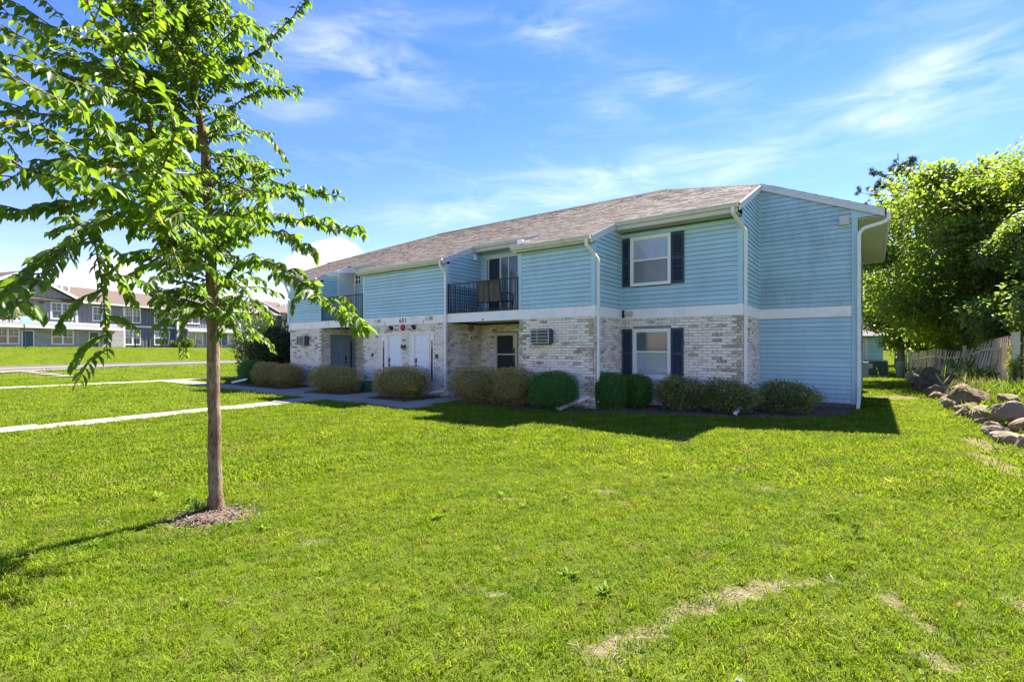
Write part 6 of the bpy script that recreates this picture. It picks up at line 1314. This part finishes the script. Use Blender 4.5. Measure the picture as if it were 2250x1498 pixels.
def weedclump(name, n, r, mat='weed'):
    a_ = rng.uniform(0, 6.28, n); P = np.stack([np.cos(a_) * r * .3 * rng.random(n), np.sin(a_) * r * .3 * rng.random(n), rng.uniform(.005, .03, n)], 1); D_ = np.stack([np.cos(a_), np.sin(a_), rng.uniform(.15, .8, n)], 1)
    return bpy.data.objects.new(name, leaves_mesh(name, P, D_, np.tile([0, 0, 1.], (n, 1)) + rng.normal(0, .3, (n, 3)), rng.uniform(.5, 1, n) * r, rng.uniform(.22, .4, n) * r, mat, rng.random(n), .2))
gc = bpy.data.collections.new('grass_pieces')
kinds = [clump('a', 22, .060, .0045, .055), clump('b', 24, .048, .0042, .06, lean=.7), clump('c', 16, .078, .005, .05, lean=.6), clump('d', 26, .050, .0042, .06, lean=.9), weedclump('e', 12, .075), weedclump('f', 16, .055)]
for o in kinds: gc.objects.link(o)
near = kinds
gc2 = bpy.data.collections.new('grass_tufts')
for o in (clump('g', 34, .070, .010, .17), clump('h', 34, .060, .010, .18, lean=.8), clump('i', 28, .085, .012, .16, lean=.6)): gc2.objects.link(o)
gc3 = bpy.data.collections.new('grass_tufts_far')
for o in (clump('j', 30, .085, .022, .42), clump('k', 30, .070, .022, .42, lean=.8)): gc3.objects.link(o)
def scatter(name, dmin, dmax, dens, coll, nk, wt, smin, smax, thin=True):
    half = R(50); A = half * (dmax ** 2 - dmin ** 2); n = int(A * dens); th = rng.uniform(-half, half, n); d = np.sqrt(rng.uniform(dmin ** 2, dmax ** 2, n)); xc = d * np.sin(th); dd = d * np.cos(th); x = xc * CA - dd * SA; y = xc * SA + dd * CA
    ok = np.ones(n, bool)
    jx, jy = rng.normal(0, .035, n), rng.normal(0, .035, n)
    for p_ in WALKS: ok &= ~inpoly(x + jx, y + jy, p_)
    for p_ in BEDS: ok &= ~(inpoly(x, y, p_) & (rng.random(n) > .03))
    ok &= ~inpoly(x, y, DRIVE); nn_ = (x - FA[0]) * FN[0] + (y - FA[1]) * FN[1]; ok &= ~((nn_ > 17.2) & (nn_ < 24.4)) & (nn_ > .3)
    for x0, x1, y0, y1 in ((XAl, XC, Y1, 30), (XDm, XD, Y2, 30), (XEm, XE, Y3, 26), (-3, 3.5, 52, 60)): ok &= ~((x > x0) & (x < x1) & (y > y0) & (y < y1))
    b = bare(x, y); ok &= rng.random(n) > np.clip((b - .20) * 1.4, 0, .92)
    x, y = x[ok], y[ok]; n = len(x)
    me = bpy.data.meshes.new(name); me.vertices.add(n); me.vertices.foreach_set('co', np.stack([x, y, zg(x, y)], 1).astype(np.float32).ravel())
    rt = np.stack([rng.normal(0, .1, n), rng.normal(0, .1, n), rng.uniform(0, 6.28, n)], 1).astype(np.float32); big = .5 + .5 * np.sin(x * .9 + 1.3 * np.sin(y * .7)) * np.sin(y * .8 + np.sin(x * 1.1))
    sc = rng.uniform(smin, smax, n) * (.85 + .3 * big); k = rng.choice(nk, n, p=wt)
    if nk > 4:  # weeds gather in patches
        pat = np.sin(x * 2.3 + 2 * np.sin(y * 1.7)) * np.sin(y * 2.9 + 1.5 * np.sin(x * 1.3)); w_ = (k >= 4) & (pat < .25); k[w_] = rng.integers(0, 4, w_.sum()); sc[k >= 4] *= 1.15
    for nm, tp_, arr in (('rot', 'FLOAT_VECTOR', rt), ('scl', 'FLOAT', sc.astype(np.float32)), ('idx', 'INT', k.astype(np.int32))):
        at_ = me.attributes.new(nm, tp_, 'POINT'); at_.data.foreach_set('vector' if tp_ == 'FLOAT_VECTOR' else 'value', arr.ravel())
    o = ob(name, me); tag(o, kind='stuff')
    ng = bpy.data.node_groups.new(name, 'GeometryNodeTree'); ng.interface.new_socket(name='Geometry', in_out='INPUT', socket_type='NodeSocketGeometry'); ng.interface.new_socket(name='Geometry', in_out='OUTPUT', socket_type='NodeSocketGeometry')
    N = ng.nodes.new; gi = N('NodeGroupInput'); go = N('NodeGroupOutput'); ip = N('GeometryNodeInstanceOnPoints'); ci = N('GeometryNodeCollectionInfo'); ci.inputs['Collection'].default_value = coll; ci.inputs['Separate Children'].default_value = True; ci.inputs['Reset Children'].default_value = True
    def na(nm, t): q = N('GeometryNodeInputNamedAttribute'); q.data_type = t; q.inputs['Name'].default_value = nm; return q.outputs['Attribute']
    lk = ng.links.new; lk(gi.outputs[0], ip.inputs['Points']); lk(ci.outputs[0], ip.inputs['Instance']); ip.inputs['Pick Instance'].default_value = True; lk(na('idx', 'INT'), ip.inputs['Instance Index']); er = N('FunctionNodeEulerToRotation'); lk(na('rot', 'FLOAT_VECTOR'), er.inputs[0]); lk(er.outputs[0], ip.inputs['Rotation']); lk(na('scl', 'FLOAT'), ip.inputs['Scale']); lk(ip.outputs[0], go.inputs[0])
    md = o.modifiers.new('scatter', 'NODES'); md.node_group = ng; return o
q_ = np.stack([rng.uniform(-7, 2, 260000), rng.uniform(1.5, 8, 260000)], 1); bq = bare(q_[:, 0], q_[:, 1]); rg = np.hypot((q_[:, 0] + 5.38) / .42, (q_[:, 1] - 2.12) / .48); q_ = q_[(bq > .25) & (rng.random(len(bq)) < bq * .55) & (rg > 1.0)]
leafmat('thatch', (0.10, 0.085, 0.035), (0.20, 0.175, 0.08), 0.1); chips('dead_thatch', 'dead straw coloured thatch on the worn spots of the lawn', q_, .006, .055, 'thatch', 0, .04, .09)
tag(scatter('grass', 1.9, 7.0, 430, gc, 6, [.285, .285, .14, .285, .004, .001], .75, 1.2), 'short mown grass of the near lawn with weeds and worn spots', 'grass')
tag(scatter('grass', 7.0, 16.0, 120, gc2, 3, [.4, .35, .25], .7, 1.05), 'short mown grass of the middle lawn in front of the building', 'grass')
tag(scatter('grass', 16.0, 34.0, 16, gc3, 2, [.5, .5], .6, .9), 'mown grass of the far lawn beyond the walks', 'grass')
tag(scatter('grass', 34.0, 72.0, 3.0, gc3, 2, [.5, .5], .8, 1.3), 'mown grass beyond the road and along the far slope', 'grass')
